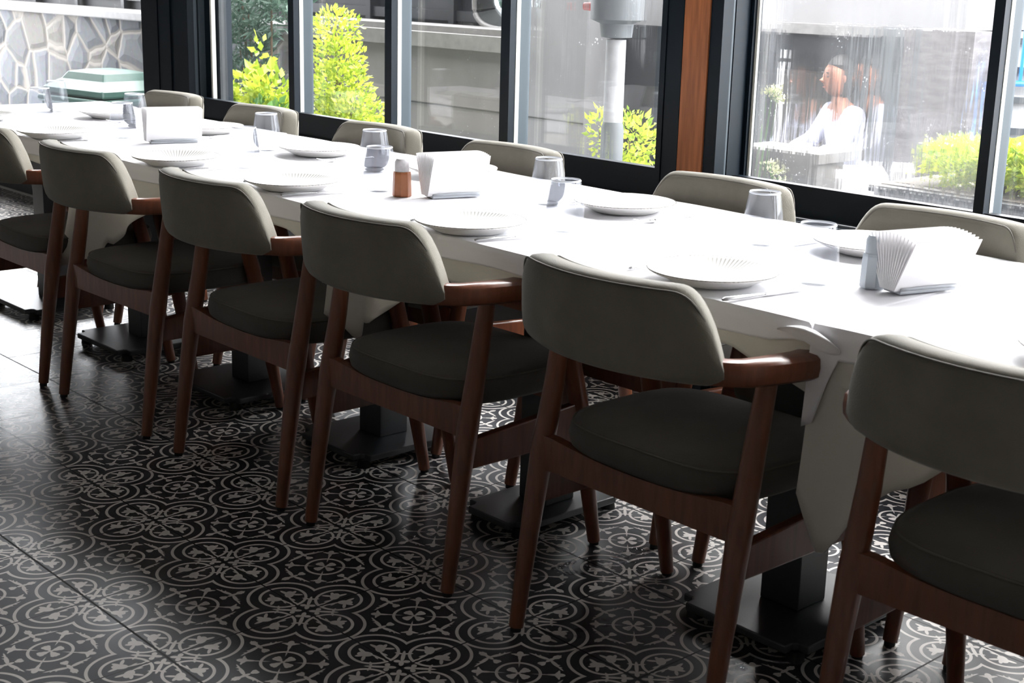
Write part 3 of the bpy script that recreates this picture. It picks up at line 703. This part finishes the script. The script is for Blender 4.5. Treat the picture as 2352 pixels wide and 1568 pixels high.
def holder(x, y, rz, label, nlabel, grp, n=13, L_=.50, spread=.36):
    r = empty('napkin_holder', (x, y, TOP), rz); tagp(r, label, 'napkin holder', 'napkin holders on the table')
    bm = bmesh.new(); box(bm, -.075, .075, -L_/2*.85, L_/2*.85, 0, .02); obj('base', bm, HOLDER, r, smooth=False, bevel=.006)
    for s in (-1, 1):
        bm = bmesh.new(); pr = []
        for k in range(9):
            a = k/8; yy = -L_/2*.85*(1-.0*a); zt = .06
            pr.append((s*(.075+.01*a), -L_*.425+L_*.85*a, .034+.004*math.sin(PI*a)))
        vb = [bm.verts.new((s*.068, q[1], .012)) for q in pr]; vt_ = [bm.verts.new((s*.082, q[1], q[2])) for q in pr]
        for k in range(8): bm.faces.new((vb[k], vb[k+1], vt_[k+1], vt_[k]))
        o = obj('side_plate', bm, HOLDER, r); md = o.modifiers.new('t', 'SOLIDIFY'); md.thickness = .008*S
    H = .335; protoN = None
    for k in range(n):
        a = (k/(n-1)-.5)
        if protoN is None:
            bm = bmesh.new(); th = .0045; pr = []
            for i in range(7):
                w = i/6; xx = .02*w*w*0; pr.append(w)
            st = [[bm.verts.new((sx*th*(1-.5*(i == 6)), sy*L_/2, H*i/6)) for sx, sy in ((-1, -1), (1, -1), (1, 1), (-1, 1))] for i in range(7)]
            for i in range(6):
                for q in range(4): bm.faces.new((st[i][q], st[i][(q+1) % 4], st[i+1][(q+1) % 4], st[i+1][q]))
            bm.faces.new(st[0]); bm.faces.new(st[-1]); protoN = obj('paper_napkin', bm, NAPKIN, smooth=False); o = protoN
        else:
            o = protoN.copy(); C.objects.link(o)
        o.matrix_world = Matrix.Translation(Vector((x, y, TOP+.022))*S) @ Matrix.Rotation(rz, 4, 'Z') @ Matrix.Translation(Vector((a*.115, 0, 0))*S) @ Matrix.Rotation(a*2*math.atan(spread/2/H)*.8, 4, 'Y')
        tagp(o, nlabel, 'napkin', grp)
holder(-1.42, 1.92, -.30, 'pale napkin holder at the left end of the table, seen mostly from its side', 'folded white paper napkin standing in the left napkin holder', 'napkins in the left holder', n=11, L_=.56, spread=.22)
holder(2.90, 2.03, -.25, 'pale napkin holder right of the amber brown shaker', 'folded white paper napkin standing in the middle napkin holder', 'napkins in the middle holder', n=12, spread=.30)
holder(7.17, 2.06, -.28, 'pale grey napkin holder beside the blue-grey shaker at the right', 'folded white paper napkin fanned in the right napkin holder', 'napkins in the right holder', n=14, spread=.42)
def shaker(x, y, m, topm, h, label):
    r = empty('salt_shaker', (x, y, TOP)); tagp(r, label, 'shaker')
    bm = bmesh.new(); lathe(bm, [(0, 0), (.075, 0), (.078, .01), (.072, h*.6), (.068, h*.66), (0, h*.66)], 8); obj('body', bm, m, r, smooth=False)
    bm = bmesh.new(); lathe(bm, [(0, h*.66), (.060, h*.66), (.058, h*.92), (.045, h), (0, h)], 20); obj('cap', bm, topm, r)
    return r
shaker(2.66, 1.70, AMBER, SALT, .30, 'amber brown shaker with pale top, touching the middle napkin holder')
shaker(6.95, 1.90, SHAKERG, SHAKERG, .31, 'blue-grey shaker left of the right napkin holder')

# water spots on the floor
WATER = clearglass('water', (.9, .9, .92), .10)
rnd = random.Random(4)
wl = ['small water puddle on the tiles under the chair beside the hanging cloth', 'water splash on the tiles between two near chairs', 'thin water spill by the black table base at the right',
      'few water drops on the tiles near the bottom middle', 'water drops on the tiles in front of the middle chair']
for (cx, cy, rad, n), lb in zip([(5.11, 1.39, .20, 30), (5.33, 1.80, .34, 46), (6.75, 1.35, .30, 30), (6.0, .68, .38, 36), (4.0, .83, .14, 10)], wl):
    bm = bmesh.new()
    for k in range(n):
        a = rnd.uniform(0, 2*PI); q = rad*math.sqrt(rnd.random()); px, py = q*math.cos(a)*.7, q*math.sin(a); r_ = rnd.uniform(.008, .035)
        ang = [r_*rnd.uniform(.6, 1.3) for _ in range(10)]
        ring = [bm.verts.new((px+ang[i]*math.cos(i/10*2*PI), py+ang[i]*math.sin(i/10*2*PI), .0015)) for i in range(10)]
        r2 = [bm.verts.new((px+.6*ang[i]*math.cos(i/10*2*PI), py+.6*ang[i]*math.sin(i/10*2*PI), .0015+r_*.12)) for i in range(10)]
        for i in range(10): bm.faces.new((ring[i], ring[(i+1) % 10], r2[(i+1) % 10], r2[i]))
        bm.faces.new(r2)
    tagp(obj('water_splash', bm, WATER, loc=(cx, cy, 0)), lb, 'water', kind='stuff')

# ---------------------------------------------------------------- outside
GZ = -1.5
tagp(obj('outdoor_ground', boxbm(-70, 60, 5.7, 90, GZ-.3, GZ), GROUND, smooth=False), kind='structure')
def thing1(name, bm, m, label, cat, group=None, **k):
    return tagp(obj(name, bm, m, **k), label, cat, group)
w = empty('stone_wall', (-20, 10, GZ)); tagp(w, 'rubble stone wall with pale mortar outside the left pane', 'wall')
obj('masonry', boxbm(-20, 8.5, 0, .8, 0, 4.33), STONE, w, smooth=False)
obj('coping', boxbm(-20, 8.5, -.12, .9, 4.33, 4.52), CAPM, w, smooth=False, bevel=.03)
w = empty('garden_wall', (-8, 10, GZ)); tagp(w, 'grey concrete wall with a pale flat coping behind the bushes', 'wall')
obj('wall_body', boxbm(-3.5, 2.85, 0, .8, 0, 4.32), CONC, w, smooth=False)
bm = bmesh.new(); box(bm, -3.5, 2.85, -.10, .9, 4.32, 4.56); box(bm, -3.5, 2.85, .1, .9, 4.56, 4.66); obj('coping', bm, CAPM, w, smooth=False)
bm = bmesh.new(); box(bm, -3.5, 2.85, -.015, 0, 3.36, 3.38); obj('joint_line', bm, DARKRAIL, w, smooth=False)
# dark barrier with rails behind the garden wall
w = empty('dark_fence', (-12, 11.5, GZ)); tagp(w, 'dark metal fence with horizontal rails behind the garden wall', 'fence')
for z in (4.78, 5.5, 6.2): obj('rail', boxbm(-34, 6.5, -.06, .06, z-.09, z+.09), DARKRAIL, w, smooth=False)
obj('panel', boxbm(-34, 6.5, .1, .2, 4.2, 6.3), DARKEXT, w, smooth=False)
for k in range(9): obj('post', boxbm(-14+k*2.5, -13.85+k*2.5, -.1, .1, 0, 6.3), DARKRAIL, w, smooth=False)
# round mirror-like frame on the fence
r = empty('wall_mirror', (-6.35, 10.9, 3.55)); tagp(r, 'pale framed rounded mirror partly cut off at the top of the window', 'mirror')
bm = bmesh.new(); pts = [(.85*math.copysign(abs(math.cos(a/40*2*PI))**.7, math.cos(a/40*2*PI)), 0, .42*math.copysign(abs(math.sin(a/40*2*PI))**.7, math.sin(a/40*2*PI))) for a in range(41)]
tube(bm, pts, .045, 10, cap=False); obj('mirror_frame', bm, CAPM, r)
bm = bmesh.new(); bm.faces.new([bm.verts.new((p[0], .02, p[2])) for p in pts[:-1]]); mg = obj('mirror_glass', bm, mat('mirror', (.5, .55, .57), .08, metal=1), r)
md = mg.modifiers.new('t', 'SOLIDIFY'); md.thickness = .02
bm = bmesh.new(); tube(bm, [(0, .05, 0), (0, .62, 0)], .04, 8); obj('mirror_bracket', bm, DARKRAIL, r)
# tall pale building part in line with the garden wall
w = empty('pale_building', (-4.2, 10, GZ)); tagp(w, 'pale rendered building wall behind the right half of the window', 'building')
obj('rendered_wall', boxbm(-1.0, .62, 0, .6, 0, 6.8), CONCL, w, smooth=False)
bm = bmesh.new(); box(bm, -1.0, .62, -.012, 0, 3.36, 3.375); obj('joint_line', bm, DARKRAIL, w, smooth=False)
w = empty('shop_front', (-2.6, 10.6, GZ)); tagp(w, 'dark shop front with glazed door behind the patio heater', 'building')
obj('dark_front', boxbm(-.98, 1.0, .1, .9, 0, 4.85), DARKEXT, w, smooth=False)
obj('fascia', boxbm(-.98, 1.0, .0, .9, 4.85, 6.8), CONCL, w, smooth=False)
for xx in (-.95, -.05, .62): obj('door_frame', boxbm(xx, xx+.13, -.06, .1, 0, 4.85), FRAME, w, smooth=False)
obj('door_panel', boxbm(.08, .62, .02, .09, 3.3, 4.5), GREYP, w, smooth=False)
obj('door_panel', boxbm(.08, .62, .02, .09, .3, 3.1), DARKEXT, w, smooth=False)
# patio heater
h = empty('patio_heater', (-1.25, 8.2, GZ)); tagp(h, 'silver patio heater with grey head standing outside the streaked pane', 'patio heater')
bm = bmesh.new(); lathe(bm, [(0, 0), (.75, 0), (.75, .12), (.5, .2), (.3, .25), (0, .25)], 28); obj('base', bm, GALV, h)
bm = bmesh.new(); lathe(bm, [(.0, .2), (.15, .2), (.15, 3.6), (.13, 3.7), (0, 3.7)], 20); obj('pole', bm, GREYP, h)
bm = bmesh.new(); lathe(bm, [(0, 3.55), (.13, 3.55), (.13, 4.75), (0, 4.75)], 20); obj('gas_tube', bm, STEP, h)
bm = bmesh.new(); lathe(bm, [(0, 4.75), (.2, 4.78), (.22, 4.95), (.34, 5.0), (.36, 5.9), (.30, 6.0), (0, 6.0)], 24); obj('head', bm, GREYP, h)
bm = bmesh.new(); lathe(bm, [(0, 6.35), (.95, 6.15), (1.0, 6.12), (.95, 6.2), (0, 6.5)], 28); obj('reflector', bm, GALV, h)
bm = bmesh.new(); tube(bm, [(-.34, -.1, 5.15), (-.46, -.14, 5.15)], [.06, .05], 10); obj('valve_knob', bm, REDP, h)

# wheelie bin
b_ = empty('wheelie_bin', (-16.3, 8.6, GZ)); b_.rotation_euler = (0, 0, .15); tagp(b_, 'green wheelie bin in front of the stone wall', 'bin')
bm = bmesh.new(); st = []
for f, z in ((.78, .15), (1.0, 2.75)): st.append([bm.verts.new((sx*1.0*f, sy*.85*f, z)) for sx, sy in ((-1, -1), (1, -1), (1, 1), (-1, 1))])
for k in range(4): bm.faces.new((st[0][k], st[0][(k+1) % 4], st[1][(k+1) % 4], st[1][k]))
bm.faces.new(st[0]); bm.faces.new(st[1]); obj('bin_body', bm, BIN, b_, smooth=False, bevel=.06)
bm = bmesh.new(); box(bm, -1.12, 1.12, -.95, .95, 2.72, 2.86); box(bm, -1.06, 1.06, -.9, .9, 2.62, 2.72); obj('rim', bm, BIN, b_, smooth=False, bevel=.04)
bm = bmesh.new(); st = []
for f, z in ((1.03, 2.88), (1.0, 3.02), (.72, 3.2), (.62, 3.34), (.3, 3.40)): st.append([bm.verts.new((sx*1.05*f, sy*.9*f+.05, z)) for sx, sy in ((-1, -1), (1, -1), (1, 1), (-1, 1))])
for a, c in zip(st, st[1:]):
    for k in range(4): bm.faces.new((a[k], a[(k+1) % 4], c[(k+1) % 4], c[k]))
bm.faces.new(st[0]); bm.faces.new(st[-1]); obj('lid', bm, BIN, b_, smooth=False, bevel=.05)
for s in (-1, 1):
    bm = bmesh.new(); tube(bm, [(s*.7, .75, .3), (s*.92, .75, .3)], .3, 18); obj('wheel', bm, RUBBER, b_)

# shrubs
def leaves(bm, blobs, n, size, rnd_, slim=.45):
    tot = sum(b[3]*b[4]*b[5] for b in blobs)
    for (bx, by, bz, rx, ry, rz_) in blobs:
        for _ in range(max(6, int(n*rx*ry*rz_/tot))):
            while True:
                d = Vector((rnd_.uniform(-1, 1), rnd_.uniform(-1, 1), rnd_.uniform(-1, 1)))
                if .35 < d.length < 1: break
            c = Vector((bx+d.x*rx, by+d.y*ry, bz+d.z*rz_))
            ax = (d.normalized()*.8 + Vector((rnd_.uniform(-1, 1), rnd_.uniform(-1, 1), rnd_.uniform(-.3, 1.2)))).normalized()
            sd = ax.cross(Vector((rnd_.uniform(-1, 1), rnd_.uniform(-1, 1), rnd_.uniform(-1, 1)))).normalized(); nn = ax.cross(sd)
            l = size*rnd_.uniform(.6, 1.25); w_ = l*slim
            pts = [c, c+ax*l*.4+sd*w_*.5+nn*l*.06, c+ax*l, c+ax*l*.4-sd*w_*.5+nn*l*.06]
            v = [bm.verts.new(p) for p in pts]; bm.faces.new((v[0], v[1], v[2])); bm.faces.new((v[0], v[2], v[3]))
def shrub(name, loc, blobs, n, size, m, label, cat='shrub', seed=1, slim=.45, extra=None, group=None):
    r = empty(name, (loc[0], loc[1], loc[2])); tagp(r, label, cat, group); rnd_ = random.Random(seed)
    bm = bmesh.new(); leaves(bm, blobs, n, size, rnd_, slim); obj('foliage', bm, m, r, smooth=False)
    bm = bmesh.new()
    for b in blobs: tube(bm, [(b[0]*.1, b[1]*.1, 0), (b[0]*.6, b[1]*.6, b[2]*.5), (b[0], b[1], b[2])], [.05, .035, .012], 6)
    obj('stem', bm, BARK, r)
    if extra:
        bm = bmesh.new(); leaves(bm, extra[0], extra[1], extra[2], rnd_, slim); obj('low_foliage', bm, extra[3], r, smooth=False)
    return r
shrub('yellow_shrub', (-8.6, 7.5, GZ), [(-1.2, 0, 3.25, .45, .4, .35), (-.45, .1, 3.55, .35, .35, .35), (-.15, .1, 4.0, .16, .16, .45), (.25, 0, 3.5, .35, .35, .45), (-.7, -.1, 2.9, .8, .5, .5), (.3, -.1, 3.1, .5, .4, .4)], 1500, .20, LYEL,
      'yellow-green leafy shrub outside the first pane right of the black post', seed=3, slim=.6, extra=([(.5, -.2, 2.95, .6, .5, .55), (-.3, -.3, 2.5, 1.0, .5, .5), (1.0, 0, 2.75, .5, .4, .4)], 1100, .16, LGRN))
shrub('yellow_conifer', (-6.6, 7.7, GZ), [(-.15, 0, 4.65, .42, .4, .30), (-.05, 0, 4.2, .50, .4, .35), (-.05, 0, 3.75, .62, .45, .4), (.25, 0, 3.4, .62, .45, .35), (.75, 0, 3.15, .42, .3, .22), (-.2, 0, 3.2, .7, .4, .4), (.35, .0, 2.75, .35, .3, .3), (.8, 0, 2.9, .2, .2, .3)], 4200, .10, LYEL,
      'tall bright yellow-green feathery shrub behind the second pane', seed=5, slim=.5)
shrub('dark_conifer', (-10.6, 8.9, GZ), [(-.6, 0, 4.9, 1.3, .6, .7), (.2, 0, 5.2, 1.2, .5, .5), (-.9, 0, 4.1, .9, .5, .7), (-.6, 0, 3.5, .8, .5, .6), (-.9, 0, 5.8, 1.0, .5, .6)], 3600, .22, LDRK,
      'blue-green drooping conifer behind the yellow-green shrub', seed=6, slim=.22)
shrub('yellow_bush', (-2.0, 9.35, GZ), [(0, 0, 3.3, .45, .35, .45), (-.6, 0, 3.4, .2, .2, .35), (0, 0, 2.6, .4, .3, .6)], 1100, .12, LYEL,
      'yellow-green bush behind the patio heater pole', seed=8, slim=.5)
# planter with yellow hedge, right
pl = empty('hedge_planter', (4.0, 8.6, GZ)); tagp(pl, 'pale raised planter with dark coping under the yellow hedge', 'planter')
obj('planter_wall', boxbm(-1.25, 3.5, -.35, .9, 0, 3.30), CONCL, pl, smooth=False)
bm = bmesh.new(); box(bm, -1.3, 3.55, -.42, .95, 3.30, 3.38); obj('coping', bm, DARKEXT, pl, smooth=False, bevel=.02)
obj('soil', boxbm(-1.2, 3.45, -.3, .85, 3.37, 3.39), SOIL, pl, smooth=False)
shrub('yellow_hedge', (4.0, 8.8, 1.88), [(-.55+k*.5, 0, .27+.03*math.sin(k*2), .40, .3, .27) for k in range(8)], 7000, .10, LYEL, 'bright yellow hedge in the planter at the right edge', 'hedge', seed=11, slim=.55)
# low wall with lattice pattern, left of the second bay
lw_ = empty('lattice_wall', (1.7, 8.0, GZ)); tagp(lw_, 'low grey wall with white net-like lattice lines outside the wettest pane', 'wall')
obj('wall_body', boxbm(-.6, .45, 0, .5, 0, 3.55), CONC, lw_, smooth=False)
obj('coping', boxbm(-.65, .5, -.06, .56, 3.55, 3.66), CONC, lw_, smooth=False)
bm = bmesh.new()
for i in range(7):
    for j in range(5):
        cx_, cz_ = -.4+i*.20+(.1 if j % 2 else 0), 2.45+j*.18
        for a in (90, 210, 330):
            ex, ez = cx_+.115*math.cos(math.radians(a)), cz_+.115*math.sin(math.radians(a))
            if -.55 < ex < .42: tube(bm, [(cx_, -.02, cz_), (ex, -.02, ez)], .009, 5)
obj('lattice', bm, STEP, lw_)
def sprig(loc, label, seed):
    r = empty('budding_plant', loc); tagp(r, label, 'plant', 'small budding plants outside the wettest pane'); rnd_ = random.Random(seed)
    hz = 2.9-loc[2] if seed == 1 else 2.1-loc[2]
    bm = bmesh.new(); tube(bm, [(-.12, 0, 0), (-.10, 0, hz*.7), (.05, 0, hz)], [.02, .015, .008], 6)
    tips = []
    for k in range(7):
        a = rnd_.uniform(-.6, 1.9); L2 = rnd_.uniform(.05, .13); tp = (.05+math.cos(a)*L2, rnd_.uniform(-.05, .05), hz+math.sin(a)*L2*.9); tips.append(tp); tube(bm, [(.03, 0, hz-.02), tp], .006, 5)
    obj('stem', bm, LGRN, r)
    bm = bmesh.new(); leaves(bm, [(t[0], t[1], t[2], .03, .03, .03) for t in tips], 90, .045, rnd_, .7); obj('buds', bm, LBUD, r, smooth=False)
sprig((2.62, 6.4, GZ), 'small plant with pale buds beside the pale gasket, upper one', 1)
sprig((2.62, 6.5, GZ), 'small plant with pale buds at the foot of the wettest pane', 2)

# building across the yard behind the wettest pane
bl = empty('yard_building', (-2.5, 17, GZ)); tagp(bl, 'pale building with a dark open porch across the yard', 'building')
def bpart(name, x0, x1, y0, y1, z0, z1, m): obj(name, boxbm(x0, x1, y0, y1, z0, z1), m, bl, smooth=False)
bpart('back_wall', -7, 1.15, 4.5, 5, 0, 5, DARKEXT); bpart('upper_wall', -7, 1.15, -.2, 5, 4.78, 7.4, CONCL)
bpart('canopy_fascia', -7, -.5, -.6, -.2, 4.25, 4.62, DARKRAIL); bpart('canopy_band', -7, -.4, -.7, -.2, 4.62, 4.80, CAPM)
bpart('porch_floor', -7, 1.15, -3.8, 4.5, 0, .28, CONC); bpart('pillar', -.55, .05, -.3, .6, 0, 4.8, GREYP); bpart('side_wall', .05, 1.15, -.1, 4.5, 0, 4.8, CONCL)
bpart('inner_column', -3.55, -3.25, .2, .5, 0, 4.5, GREYP); bpart('light_strip', -6.5, -3.6, 1.0, 1.1, 3.9, 3.97, CAPM)
bpart('grey_panel', -6.5, -3.7, 3.9, 4.4, 1.2, 3.6, CONC)
# brick wall between porch and stairs
bw = empty('block_wall', (.6, 13.5, GZ)); tagp(bw, 'pinkish grey block wall beside the blue stairs', 'wall')
obj('blocks', boxbm(-1.0, .15, 0, .5, 0, 4.9), mat('block_masonry', (.12, .11, .112), .8, noise=.3, scale=9, stretch=(1, 1, 4)), bw, smooth=False)
# steps and blue railing
stp = empty('outdoor_stairs', (3.02, 12.53, GZ), .5); tagp(stp, 'pale outdoor steps with dark edges and blue railing at the right edge', 'stairs')
for k in range(9):
    zt = 1.4+k*.42
    obj('step', boxbm(-1.05+.0*k, 4.0, .2+k*.5, .9+k*.5, 0, zt), STEP, stp, smooth=False)
    obj('nosing', boxbm(-1.05, 4.0, .14+k*.5, .26+k*.5, zt-.09, zt+.01), STEPEDGE, stp, smooth=False)
bm = bmesh.new(); tube(bm, [(-1.55, -.2, 2.1), (-1.25, 1.0, 3.2), (-1.15, 2.2, 4.35), (-1.1, 2.5, 4.45), (-1.05, 2.5, 4.1), (-1.1, 2.2, 3.6)], .055, 8)
tube(bm, [(-1.6, -.2, 1.6), (-1.3, 1.0, 2.7), (-1.15, 2.2, 3.7)], .05, 8); tube(bm, [(-1.55, -.2, 0), (-1.55, -.2, 2.1)], .05, 8); tube(bm, [(-1.15, 2.2, 1.5), (-1.15, 2.2, 4.35)], .05, 8); obj('handrail', bm, BLUE, stp)
bm = bmesh.new(); tube(bm, [(-1.1, 3.6, 5.5), (4, 3.6, 5.55)], .05, 8); tube(bm, [(-1.1, 3.6, 4.1), (4, 3.6, 4.15)], .045, 8)
for k in range(20): tube(bm, [(-1.1+k*.26, 3.6, 4.1), (-1.1+k*.26, 3.6, 5.55)], .028, 6)
obj('balustrade', bm, BLUE, stp)

# outdoor table, cloth, bottle, chair and the person
def skinned(name, verts, edges, radii, m, parent, root=0, sub=2):
    me = bpy.data.meshes.new(name); me.from_pydata([Vector(v)*S for v in verts], edges, []); o = bpy.data.objects.new(name, me); C.objects.link(o); o.parent = parent
    me.materials.append(m); md = o.modifiers.new('skin', 'SKIN'); md.use_smooth_shade = True
    for i, r_ in enumerate(radii):
        rx, ry = r_ if isinstance(r_, tuple) else (r_, r_)
        me.skin_vertices[0].data[i].radius = (rx*S, ry*S); me.skin_vertices[0].data[i].use_root = (i == root)
    s2 = o.modifiers.new('sub', 'SUBSURF'); s2.levels = sub; s2.render_levels = sub; return o
px, py = -3.38, 16.5
PZ = GZ+.28
pe = empty('person', (px, py, PZ), math.radians(-28)); tagp(pe, 'person in a white shirt with dark hair seated outdoors, leaning over a table', 'person')
# local: facing -y
V_ = [(0, .1, 1.55), (0, .06, 2.0), (0, 0, 2.5), (0, -.08, 2.95), (0, -.14, 3.18), (0, -.18, 3.34),
      (-.42, -.06, 3.0), (-.60, -.3, 2.45), (-.50, -.85, 2.25), (.42, -.06, 3.0), (.60, -.3, 2.45), (.48, -.85, 2.25),
      (-.28, 0, 1.5), (-.32, -1.05, 1.55), (-.32, -1.05, .85), (-.32, -1.05, .2), (-.32, -1.4, .1), (.28, 0, 1.5), (.32, -1.05, 1.55), (.32, -1.05, .85), (.32, -1.05, .2), (.32, -1.4, .1)]
E_ = [(0, 1), (1, 2), (2, 3), (3, 4), (4, 5), (3, 6), (6, 7), (7, 8), (3, 9), (9, 10), (10, 11), (0, 12), (12, 13), (13, 14), (14, 15), (15, 16), (0, 17), (17, 18), (18, 19), (19, 20), (20, 21)]
R_ = [(.36, .28), (.34, .26), (.38, .28), (.34, .24), .15, .14, .16, .13, .10, .16, .13, .10, .22, .2, .15, .11, .12, .22, .2, .15, .11, .12]
body = skinned('body', V_, E_, R_, SKIN, pe)
hd = obj('head', ballbm((0, -.22, 3.60), .27, (.86, 1.0, 1.22), 24), SKIN, pe)
bm = bmesh.new(); tube(bm, [(0, -.47, 3.66), (0, -.53, 3.56), (0, -.48, 3.53)], [.02, .045, .03], 8); obj('nose', bm, SKIN, hd)
for s in (-1, 1):
    obj('eye', ballbm((s*.09, -.455, 3.63), .032, (1, .6, .7), 10), HAIR, hd); obj('ear', ballbm((s*.235, -.2, 3.60), .06, (.4, .8, 1.1), 10), SKIN, hd)
    obj('eyebrow', ballbm((s*.09, -.47, 3.70), .05, (1.2, .4, .25), 8), HAIR, hd)
obj('mouth', ballbm((0, -.47, 3.44), .05, (1.2, .3, .25), 8), mat('lips', (.25, .07, .05), .5), hd)
bm = bmesh.new(); bmesh.ops.create_uvsphere(bm, u_segments=24, v_segments=16, radius=1)
for v in bm.verts:
    co = v.co; k = 1.0 if (co.z > .45 or co.y > -.1) else .80; v.co = Vector((co.x*.29*k, -.15+co.y*.31*k, 3.62+co.z*.40*k))
obj('hair', bm, HAIR, pe)
skinned('shirt', V_[:4]+V_[6:12], [(0, 1), (1, 2), (2, 3), (3, 4), (4, 5), (5, 6), (3, 7), (7, 8), (8, 9)], [(.39, .31), (.38, .30), (.43, .32), (.38, .27), .2, .17, .13, .2, .17, .13], SHIRT, pe)
skinned('trousers', [V_[0]]+V_[12:16]+V_[17:21], [(0, 1), (1, 2), (2, 3), (3, 4), (0, 5), (5, 6), (6, 7), (7, 8)], [(.40, .32), .26, .24, .18, .14, .26, .24, .18, .14], TROUSER, pe)
for s in (-1, 1):
    b0 = Vector((s*.49, -.85, 2.24)); dr = Vector((-s*.35, -.9, -.15)).normalized(); sd_ = Vector((dr.y, -dr.x, 0))*s
    vv = [b0, b0+dr*.12]; ee = [(0, 1)]; ra = [(.07, .05), (.085, .045)]
    for k, (o2, l2) in enumerate(((-.055, .20), (-.018, .23), (.018, .22), (.052, .18))):
        i0 = len(vv); bs_ = b0+dr*.17+sd_*o2; vv += [bs_, bs_+dr*l2*.5+Vector((0, 0, -.01)), bs_+dr*l2+Vector((0, 0, -.06))]; ee += [(1, i0), (i0, i0+1), (i0+1, i0+2)]; ra += [.028, .025, .02]
    i0 = len(vv); vv += [b0+dr*.06+sd_*.09, b0+dr*.15+sd_*.14]; ee += [(0, i0), (i0, i0+1)]; ra += [.03, .024]
    skinned('hand', [tuple(v) for v in vv], ee, ra, SKIN, pe, sub=1)
ch = empty('outdoor_stool', (px, py, PZ), math.radians(-28)); tagp(ch, 'dark stool under the seated person outdoors', 'stool')
obj('seat', boxbm(-.6, .6, -.45, .65, 1.15, 1.26), DARKRAIL, ch, smooth=False)
for sx in (-.5, .5):
    for sy in (-.35, .55): obj('leg', boxbm(sx-.05, sx+.05, sy-.05, sy+.05, 0, 1.15), DARKRAIL, ch, smooth=False)
ot = empty('outdoor_table', (-2.45, 14.8, PZ), math.radians(38)); tagp(ot, 'white draped outdoor table beside the person in the white shirt', 'table')
obj('tabletop', boxbm(-1.15, .9, -.6, .6, 2.1, 2.18), WHITEP, ot, smooth=False)
for sx in (-1.0, .75):
    for sy in (-.5, .5): obj('leg', boxbm(sx-.05, sx+.05, sy-.05, sy+.05, 0, 2.1), DARKRAIL, ot, smooth=False)
o = cloth(-1.17, .92, 2.20, -.62, .62, lambda sd, t: .95+.04*math.sin(t*9), CLOTH, 'outdoor_cloth', 'white cloth hanging over the outdoor table behind the wet pane', 'tablecloth', None, seed=77, endgap=.1)
o.location = Vector((-2.45, 14.8, PZ))*S; o.rotation_euler = (0, 0, math.radians(38))
bt = empty('squeeze_bottle', (2.2, 7.6, 1.36+.0)); 
bt.location = Vector((-3.7, 13.6, PZ+2.16))*S; tagp(bt, 'white bottle with a red cap on the left outdoor table', 'bottle')
bm = bmesh.new(); lathe(bm, [(0, 0), (.13, 0), (.14, .05), (.14, .5), (.06, .62), (0, .62)], 16); obj('bottle_body', bm, WHITEP, bt)
bm = bmesh.new(); lathe(bm, [(0, .62), (.07, .62), (.03, .80), (0, .80)], 12); obj('cap', bm, REDP, bt)
t2 = empty('outdoor_table', (-3.9, 13.95, PZ)); tagp(t2, 'pale outdoor table under the red-capped bottle', 'table')
obj('tabletop', boxbm(-1.2, 1.1, -.7, .7, 2.08, 2.16), STEP, t2, smooth=False)
for sx in (-1.0, .9):
    for sy in (-.6, .6): obj('leg', boxbm(sx-.05, sx+.05, sy-.05, sy+.05, 0, 2.08), DARKRAIL, t2, smooth=False)
